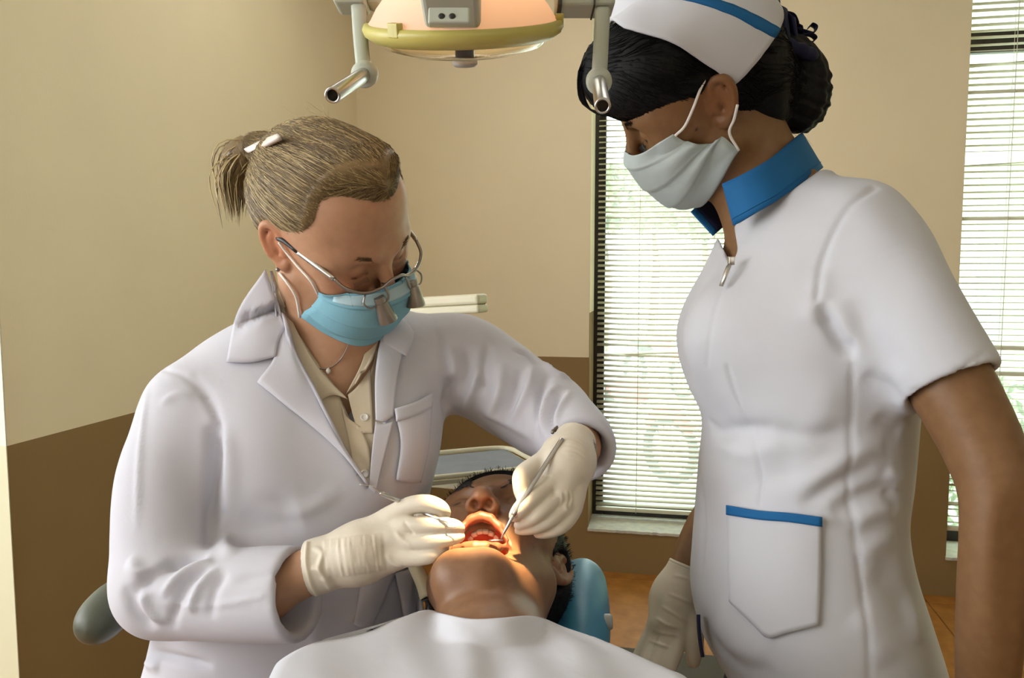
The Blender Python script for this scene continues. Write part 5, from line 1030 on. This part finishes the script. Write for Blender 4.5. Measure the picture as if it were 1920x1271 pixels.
# hair
ax = [np.arange(TP[i] - .17, TP[i] + .17, .0028) for i in range(3)]; fh = Field(ax)
fh.add(ell(PL(0, -.020, .038), (.083, .1, .089), RP), .01); fh.add(ell(PL(0, -.038, .012), (.090, .075, .075), RP), .02); fh.add(ell(PL(0, -.07, -.0), (.066, .045, .085), RP), .03); fh.add(ell(PL(0, .03, .05), (.0715, .061, .066), RP), .02)
fh.cut(ell(PL(0, .105, -.02), (.075, .075, .108), RP), .008); fh.cut(ell(PL(0, .045, -.1), (.1, .06, .09), RP), .008); fh.cut(ell(PL(0, -.03, -.175), (.1, .1, .07), RP), .012); fh.cut(ell(PL(0, .02, -.11), (.1, .05, .07), RP), .012)
for sg in (1, -1): fh.cut(ell(PL(sg * .085, -.012, -.012), (.03, .02, .036), RP), .006); fh.add(rcone(PL(sg * .071, .012, .03), PL(sg * .0715, .016, -.012), .009, .005), .008)
Vh, Qh = fh.mesh(2); hp_ = obj('hair', (Vh, Qh), M_BLACKHAIR, pat, label='short black hair'); NN = vnormals(Vh, Qh); r_ = np.random.default_rng(9); idx = r_.choice(len(Vh), 4200)
sp = np.array([[Vh[i] + (NN[i] + up_) * t * .004 for t in np.linspace(-.1, 1, 5)] for i, up_ in zip(idx, (RP @ np.array([0, -.2, 1.0]))[None] * .9 + r_.normal(size=(4200, 3)) * .35)]); o = obj('short_hairs', hair_tubes(sp, .00035), M_BLACKHAIR, hp_); o['kind'] = 'stuff'
# shirt under the bib
fs = Field([np.arange(-.40, .36, .009), np.arange(-.35, .82, .009), np.arange(.72, 1.06, .009)])
for (x, y, z, a, b), (x2, y2, z2, a2, b2) in zip(chest[:-1], chest[1:]):
    for s_ in (-1, -.5, 0, .5, 1): fs.add(rcone((x + s_ * (a - b * .8), y, z), (x2 + s_ * (a2 - b2 * .8), y2, z2), b, b2), .04)
for s_ in (-1, 1): chain(fs, [(-.02 + s_ * .15, .60, .895, .056), (-.02 + s_ * .18, .40, .87, .05)], .03)
obj('shirt', fs.mesh(2), mat('grey_shirt', (.2, .22, .26), .85), pat)
# ================================================================== bib
rows = [[(700, 1174, .735), (755, 1156, .775), (800, 1143, .805), (835, 1151, .805), (885, 1160, .80), (940, 1158, .80), (990, 1154, .80), (1022, 1160, .79), (1060, 1176, .765), (1115, 1194, .735)],
    [(590, 1203, .70), (680, 1182, .735), (770, 1166, .765), (830, 1168, .77), (885, 1174, .77), (940, 1172, .77), (990, 1170, .77), (1040, 1180, .755), (1110, 1200, .73), (1195, 1226, .70)],
    [(530, 1232, .672), (640, 1210, .70), (750, 1196, .715), (825, 1196, .72), (885, 1198, .72), (940, 1198, .72), (1000, 1200, .72), (1070, 1208, .71), (1150, 1224, .695), (1250, 1250, .67)],
    [(508, 1262, .645), (630, 1240, .665), (745, 1228, .675), (825, 1226, .68), (885, 1227, .68), (940, 1228, .68), (1005, 1230, .68), (1080, 1238, .672), (1170, 1252, .66), (1292, 1276, .64)],
    [(480, 1340, .59), (620, 1310, .60), (745, 1296, .61), (825, 1292, .615), (885, 1292, .615), (940, 1292, .615), (1010, 1296, .61), (1090, 1304, .605), (1190, 1320, .60), (1320, 1350, .585)],
    [(400, 1560, .47), (590, 1500, .48), (740, 1475, .485), (825, 1470, .485), (885, 1470, .485), (945, 1470, .485), (1020, 1475, .485), (1120, 1490, .48), (1230, 1520, .475), (1390, 1580, .46)],
    [(200, 2200, .30), (500, 2050, .31), (720, 2000, .315), (825, 1990, .315), (890, 1990, .315), (950, 1990, .315), (1040, 2000, .315), (1150, 2020, .31), (1300, 2080, .305), (1540, 2250, .30)]]
G = np.array([catmull(np.array([at(*q) for q in r]), 44) for r in rows]); G = np.stack([catmull(G[:, j], 40) for j in range(44)], 1)
for i in range(40):
    for j in range(44):
        x_, y_, d_ = proj(G[i, j]); p_, _n = hit(BP, x_, y_)
        if p_ is not None and y_ < 1500 and (p_ - EYE) @ FWD < d_ + .013: G[i, j] = at(x_, y_, (p_ - EYE) @ FWD - .013)
u = np.linspace(-1, 1, 44)[None]; v = np.linspace(0, 1, 40)[:, None]; G[..., 2] += .0018 * np.sin(u * 9 + v * 6) * np.clip(v * 5, 0, 1) + .0014 * np.sin(u * 17 - v * 5) * np.clip(v * 5, 0, 1)
side = [G[:, :1] + np.array([-.012, 0, -.03]), G[:, :1] + np.array([-.016, 0, -.09])]; sder = [G[:, -1:] + np.array([.012, 0, -.03]), G[:, -1:] + np.array([.016, 0, -.09])]
G = np.concatenate([side[1], side[0], G, sder[0], sder[1]], 1)
M_BIB = mat('white_bib_cloth', (.57, .57, .62), .85, spec=.2, noise=(12, (.55, .55, .60), 3), bump=(900, .12, .0006), bump2=(9, .4, .006))
tag(obj('bib', sheet(G, .002, np.broadcast_to(ZUP, G.shape)), M_BIB), 'white cloth bib spread over the reclining patient chest', 'bib')
# ================================================================== dental chair
M_BLUEV = mat('blue_vinyl', (.045, .22, .36), .4, spec=.45, noise=(30, (.04, .20, .33), 3), bump=(300, .15, .0008)); M_CREAM = mat('cream_enamel', (.62, .58, .42), .4, noise=(8, (.58, .54, .39), 3)); M_GREYP = mat('grey_plastic', (.36, .37, .36), .45); M_DGREY = mat('dark_base_cover', (.085, .075, .055), .9, spec=.1, noise=(20, (.085, .08, .065), 3))
chair = thing('dental_chair', 'reclined dental chair with a blue headrest under the patient', 'chair', (-.03, .1, 0))
RH = RP
f = Field([np.arange(-.25, .25, .005), np.arange(.78, 1.2, .005), np.arange(.74, 1.06, .005)])
f.add(rbox(PL(-.02, -.118, .010), (.105, .030, .125), .028, RP), .01); f.add(ell(PL(-.095, -.098, .014), (.034, .034, .118), RP), .03); f.add(ell(PL(.06, -.105, .0), (.034, .03, .10), RP), .03)
obj('headrest', f.mesh(2), M_BLUEV, chair, label='blue vinyl headrest pad')
kc = at(1118, 1166, .985); obj('headrest_knob', lathe([(0, .02), (.0085, .02), (.010, .017), (.010, .003), (.0075, 0), (.0075, -.03)], kc, (1, 0, 0), 20), M_GREYP, chair)
obj('headrest_bar', box((-.02, .80, .80), (.05, .16, .012), frame((0, 1, .15), (0, 0, 1)), .004), M_GREYP, chair)
f = Field([np.arange(-.34, .30, .009), np.arange(-1.1, .84, .009), np.arange(.58, .86, .009)])
f.add(rbox((-.03, .33, .745), (.25, .44, .055), .05), .02); f.add(rbox((-.03, -.55, .745), (.25, .5, .06), .05), .03)
obj('backrest', f.mesh(2), M_BLUEV, chair); obj('seat_shell', box((-.03, -.05, .655), (.22, .8, .03), None, .015), M_CREAM, chair); obj('lift_column', box((-.03, -.1, .38), (.15, .22, .25), None, .03), M_CREAM, chair); obj('base_plate', box((-.03, .0, .05), (.22, .62, .048), None, .02), M_DGREY, chair)
ap = at(1345, 1275, .66); obj('armrest', join(box((ap[0] + .012, ap[1] - .17, ap[2] - .012), (.038, .17, .014), None, .008), box((ap[0] + .02, ap[1] - .3, (ap[2] - .02 + .66) / 2), (.02, .03, (ap[2] - .02 - .64) / 2), None, .006), box((ap[0] - .04, ap[1] - .3, .655), (.10, .03, .018), None, .005)), M_CREAM, chair, False)
obj('foot_cover', box(np.append(on_z(1262, 1262, .16)[:2], .08), (.22, .16, .075), RW, .02), M_DGREY, chair)
# stool with curved arm support
M_OLIVE = mat('grey_green_vinyl', (.085, .09, .065), .42, spec=.45, noise=(18, (.072, .078, .055), 3), bump=(260, .2, .0008))
sp0 = at(520, 1560, 1.08); stool = thing('dentist_stool', 'stool with a curved grey-green arm support under the dentist', 'stool', (sp0[0], sp0[1], 0))
f = Field([np.arange(-.62, .05, .005), np.arange(.82, 1.45, .005), np.arange(.80, 1.02, .005)])
chain(f, pxs([(178, 1172, .93, 34), (190, 1158, .94, 39), (222, 1128, .97, 40), (264, 1111, 1.06, 37), (312, 1106, 1.22, 34)]) + [(sp0[0] - .05, 1.33, .93, .03), (sp0[0] + .12, 1.36, .93, .028)], .02, 24)
obj('arm_support', f.mesh(2), M_OLIVE, stool, label='curved grey-green padded rail')
obj('support_post', tube([(sp0[0] + .05, 1.36, .92), (sp0[0] + .05, 1.33, .6), (sp0[0] + .02, sp0[1] + .05, .44)], .014, 10), M_GREYP, stool)
obj('seat', lathe([(0, .04), (.15, .04), (.185, .03), (.195, 0), (.18, -.03), (0, -.035)], (sp0[0], sp0[1], .47), (0, 0, 1), 36), M_OLIVE, stool); obj('gas_lift', tube([(sp0[0], sp0[1], .08), (sp0[0], sp0[1], .45)], .025, 14), M_CHR, stool)
for k in range(5):
    a = k * 2 * math.pi / 5; e_ = np.array([sp0[0] + .25 * math.cos(a), sp0[1] + .25 * math.sin(a), .07]); obj('leg', tube([(sp0[0], sp0[1], .1), e_], [.022, .015], 8), M_GREYP, stool); obj('caster', lathe([(0, .012), (.026, .012), (.03, 0), (.026, -.012), (0, -.012)], e_ - ZUP * .037, (math.sin(a), -math.cos(a), 0), 14), M_BLACK, stool)
# ================================================================== dental unit behind
un = at(660, 700, 1.95); unit = thing('dental_unit', 'cream dental unit arm and tray holder behind the dentist', 'unit', (un[0], un[1], 0))
obj('column', join(box((un[0], un[1], .04), (.2, .2, .04), None, .015), box((un[0], un[1], .62), (.05, .05, .60), None, .02)), M_CREAM, unit, False)
def arm(name, a, b, h, w): a, b = np.asarray(a), np.asarray(b); L = np.linalg.norm(b - a); R = frame(b - a, (0, 0, 1)); return obj(name, box((a + b) / 2, (w, L / 2, h), R, min(h, w) * .6), M_CREAM, unit, False)
arm('upper_arm', at(640, 575, 1.70), at(906, 560, 1.55), .0105, .022); arm('lower_arm', at(640, 592, 1.70), at(907, 578, 1.55), .0085, .022)
obj('arm_hinge', tube([at(893, 558, 1.565), at(893, 582, 1.565)], .012, 12), M_GREYP, unit)
obj('arm_bracket', box((un[0] + .0, un[1] - .1, 1.26), (.06, .16, .03), None, .01), M_CREAM, unit, False)
tc_ = at(872, 874, 1.40); tR = frame(nrm(np.array([-.38, .92, 0])), (0, 0, 1))
tray = thing('instrument_tray', 'cream rimmed tray with a grey-blue pad just behind the patient head', 'tray', tc_)
rim = []
for a in np.linspace(0, 2 * np.pi, 41):
    c, s_ = math.cos(a), math.sin(a); rim.append(tc_ + tR @ np.array([.118 * np.sign(c) * abs(c) ** .35, .085 * np.sign(s_) * abs(s_) ** .35, .008]))
obj('tray_rim', tube(np.array(rim), .0048, 8, False), M_CREAM, tray); obj('tray_base', box(tc_ - ZUP * .002, (.116, .083, .004), tR, .002), M_CREAM, tray, False)
obj('tray_pad', box(tc_ + ZUP * .0035, (.106, .073, .0025), tR, .001), mat('grey_blue_pad', (.20, .22, .26), .55, noise=(30, (.17, .19, .23), 3)), tray, False)
arm('tray_arm', tc_ + np.array([-.30, .12, -.035]), tc_ + np.array([.01, -.02, -.024]), .011, .02)
arm('tray_link', (un[0], un[1], tc_[2] - .035), tc_ + np.array([-.28, .12, -.035]), .011, .02)
hp0 = [at(772, 1050, .945), at(783, 1072, .94), (at(795, 1096, .935)), at(803, 1118, .93)]
hand = thing('suction_handpiece', 'cream handpiece on a black hose beside the patient neck', 'handpiece', hp0[3])
obj('nozzle', tube(catmull(np.array([at(764, 1020, .955), *hp0]), 16), np.linspace(.006, .0105, 16), 14), M_CREAM, hand); obj('collar_ring', tube([hp0[3], at(804, 1121, .93)], .0095, 14), M_BLACK, hand)
obj('hose', tube(catmull(np.array([hp0[3], at(806, 1145, .93), hp0[3] + np.array([-.012, -.02, -.06]), (-.15, .87, .83), (-.15, .82, .77), (-.11, .765, .72)]), 50), .006, 10), M_BLACK, hand)
# ================================================================== instruments
mi = thing('mouth_mirror', 'steel mouth mirror held in the gloved hand over the patient cheek', 'mirror', at(928, 1012, .85))
obj('handle', tube(catmull(np.array([at(1054, 822, .885), at(1022, 872, .872), at(990, 922, .858), at(962, 966, .85)]), 20), .0026, 12), M_STEEL, mi); obj('shaft', tube(catmull(np.array([at(962, 966, .85), at(954, 982, .848), at(944, 1000, .848), at(940, 1009, .85)]), 12), [*np.linspace(.0022, .0010, 12)], 8), M_STEEL, mi)
obj('mirror_disc', lathe([(0, .0010), (.0068, .0010), (.0082, .0005), (.0082, -.0008), (0, -.0010)], at(930, 1013, .850), nrm(ZUP * .9 + FWD * .30), 24), M_STEEL, mi)
pr = thing('dental_probe', 'double-ended steel probe held across the gloved fingers', 'probe', at(765, 945, .84))
obj('handle', tube(catmull(np.array([at(712, 924, .842), at(722, 928, .844), at(736, 934, .848), at(765, 946, .862), at(788, 957, .860), at(800, 963, .846), at(826, 974, .832)]), 24), [.0012, .0016] + [.0026] * 18 + [.0024, .002, .0016, .0012], 12), M_STEEL, pr)
obj('tip', tube(catmull(np.array([at(712, 924, .842), at(702, 916, .842), at(694, 911, .842), at(674, 908, .842)]), 14), np.linspace(.0011, .0003, 14), 8), M_STEEL, pr)
obj('tip', tube(catmull(np.array([at(826, 974, .832), at(838, 979, .831), at(837, 984, .830), at(842, 988, .830), at(853, 988, .83), at(862, 985, .832)]), 20), np.linspace(.0011, .0003, 20), 8), M_STEEL, pr)
# ================================================================== operating lamp
M_RIM = mat('yellowed_plastic', (.52, .46, .13), .35, noise=(14, (.46, .40, .10), 3)); M_SHELL = mat('pale_grey_green_plastic', (.46, .49, .42), .45, noise=(10, (.42, .45, .38), 3)); M_LGLASS = mat('lamp_cover_glass', (1, .97, .9), .04, trans=1, ior=1.12)
M_DOME = bpy.data.materials.new('pink_frosted_reflector'); M_DOME.use_nodes = True; T_ = M_DOME.node_tree; b_ = T_.nodes['Principled BSDF']; b_.inputs['Base Color'].default_value = (.86, .74, .70, 1); b_.inputs['Roughness'].default_value = .5
tl = T_.nodes.new('ShaderNodeBsdfTranslucent'); tl.inputs['Color'].default_value = (1, .70, .5, 1); mx = T_.nodes.new('ShaderNodeMixShader'); mx.inputs[0].default_value = .55; T_.links.new(b_.outputs[0], mx.inputs[1]); T_.links.new(tl.outputs[0], mx.inputs[2]); T_.links.new(mx.outputs[0], T_.nodes['Material Output'].inputs['Surface'])
LC = at(869, 53, .76); LA = nrm(np.array([.02, .37, -.92])); lamp = thing('operating_lamp', 'overhead dental operating lamp with yellow rim and two steel handles', 'lamp', LC)
RR = .0945
obj('reflector_dome', lathe([(RR - .001, -.004), (RR - .006, -.010), (RR * .87, -.020), (RR * .76, -.032), (RR * .62, -.047), (RR * .45, -.060), (RR * .22, -.070), (.0, -.073)], LC, LA, 48), M_DOME, lamp, label='frosted pink-white dome')
obj('rim', lathe([(RR - .008, -.007), (RR + .001, -.0065), (RR + .003, -.002), (RR + .001, .004), (RR - .008, .010), (RR - .014, .011), (RR - .012, .005), (RR - .008, -.007)], LC, LA, 56), M_RIM, lamp, label='yellowed plastic rim ring')
obj('cover_glass', lathe([(RR - .011, .009), (RR * .8, .017), (RR * .55, .0235), (RR * .28, .0275), (0, .0295), (0, .0275), (RR * .28, .0255), (RR * .55, .0215), (RR * .8, .015), (RR - .013, .007)], LC, LA, 48), M_LGLASS, lamp)
obj('bulb_shield', tube([LC + LA * .0, LC + LA * .027], .0095, 20), mat('dark_shield', (.05, .045, .06), .3), lamp); obj('cover_screw', lathe([(0, .0355), (.010, .0355), (.0125, .0335), (.0125, .030), (0, .028)], LC, LA, 24), M_GREYP, lamp)
ux = nrm(np.cross(LA, (0, 1, 0))); ux = ux if ux[0] > 0 else -ux; uy = np.cross(LA, ux); uy = uy if uy[1] > 0 else -uy
for a in (-2.2, -.12, math.pi + .9 - 2 * math.pi + .0):
    p_ = LC + (ux * math.cos(a) + uy * math.sin(a)) * (RR - .001); obj('rim_clip', box(p_ - LA * .006, (.0042, .004, .0062), frame(nrm(p_ - LC), -LA), .001), M_RIM, lamp, False)
hc = at(845, 4, .655); hR = frame(nrm(-FWD + UP * .25), UP); obj('socket_housing', box(hc + UP * .012, (.0245, .03, .019), hR, .005), M_SHELL, lamp, False); sk = obj('socket_plate', box(at(842, 30, .622), (.0165, .002, .0070), hR, .0015), M_SHELL, lamp, False)
for x in (828, 848): obj('socket_hole', lathe([(0, .0006), (.0022, .0005), (.0028, 0)], at(x, 31, .6195), -FWD, 14), M_BLACK, sk)
def pxbox(name, px0, py0, px1, py1, d, dep, m_, bev=.004): return obj(name, box(at((px0 + px1) / 2, (py0 + py1) / 2, d), ((px1 - px0) / 2 * d / FPX, dep, (py1 - py0) / 2 * d / FPX), frame(FWD, UP), bev), m_, lamp, False)
pxbox('yoke', 1040, -40, 1150, 23, .78, .018, M_SHELL); pxbox('yoke', 630, -40, 690, 17, .78, .018, M_SHELL); pxbox('yoke', 690, -40, 742, 14, .785, .014, M_SHELL); pxbox('yoke_joint', 1044, -40, 1052, 24.5, .778, .0185, M_DGREY, .001); pxbox('yoke_joint', 1110, -40, 1113, 24, .778, .0185, M_DGREY, .0005)
def strap(name, pts, w, t): c = catmull(np.array([at(x, y, d) for x, y, d in pts]), 12); G = np.stack([c - RT * w, c - RT * w * .6 - FWD * t * .3, c + RT * w * .6 - FWD * t * .3, c + RT * w]); return obj(name, sheet(G, t), M_SHELL, lamp)
strap('handle_arm', [(672, 10, .765), (676, 70, .76), (682, 132, .755)], .0073, .010); strap('handle_arm', [(1130, 15, .765), (1127, 80, .76), (1123, 150, .755)], .0075, .010)
for (a, b) in (((684, 139, .752), (623, 179, .655)), ((1123, 152, .752), (1130, 199, .655))):
    a, b = at(*a), at(*b); v = nrm(b - a); obj('handle_collar', lathe([(0, -.008), (.0115, -.008), (.0125, -.004), (.0125, .004), (.010, .007), (0, .007)], a, v, 24), M_SHELL, lamp)
    L = np.linalg.norm(b - a); obj('handle', lathe([(.0066, 0), (.0070, .004), (.0070, L - .002), (.0066, L), (.0050, L), (.0047, L - .002), (.0047, L - .05), (0, L - .05)], a, v, 28), M_CHR if False else M_STEEL, lamp, label='hollow steel tube handle')
obj('hanger', tube([LC - LA * .07, LC - LA * .22 + np.array([0, -.02, 0]), (LC[0], LC[1] - .15, 2.3), (LC[0], LC[1] - .1, 2.85)], .016, 12), M_SHELL, lamp)
bl_ = bpy.data.lights.new('lamp_bulb', 'POINT'); bl_.energy = .3; bl_.color = (1, .70, .46); bl_.shadow_soft_size = .008; bo_ = bpy.data.objects.new('lamp_bulb', bl_); COL.objects.link(bo_); bo_.location = LC - LA * .028
spl = bpy.data.lights.new('lamp_beam', 'SPOT'); spl.energy = 115; spl.color = (1, .70, .36); spl.spot_size = math.radians(15); spl.spot_blend = .35; spl.shadow_soft_size = .012; so_ = bpy.data.objects.new('lamp_beam', spl); COL.objects.link(so_)
so_.location = LC + LA * .05; tgt = at(890, 992, .86); so_.rotation_euler = Vector(tgt - np.array(so_.location)).to_track_quat('-Z', 'Y').to_euler(); so_.scale = (1, .8, 1)
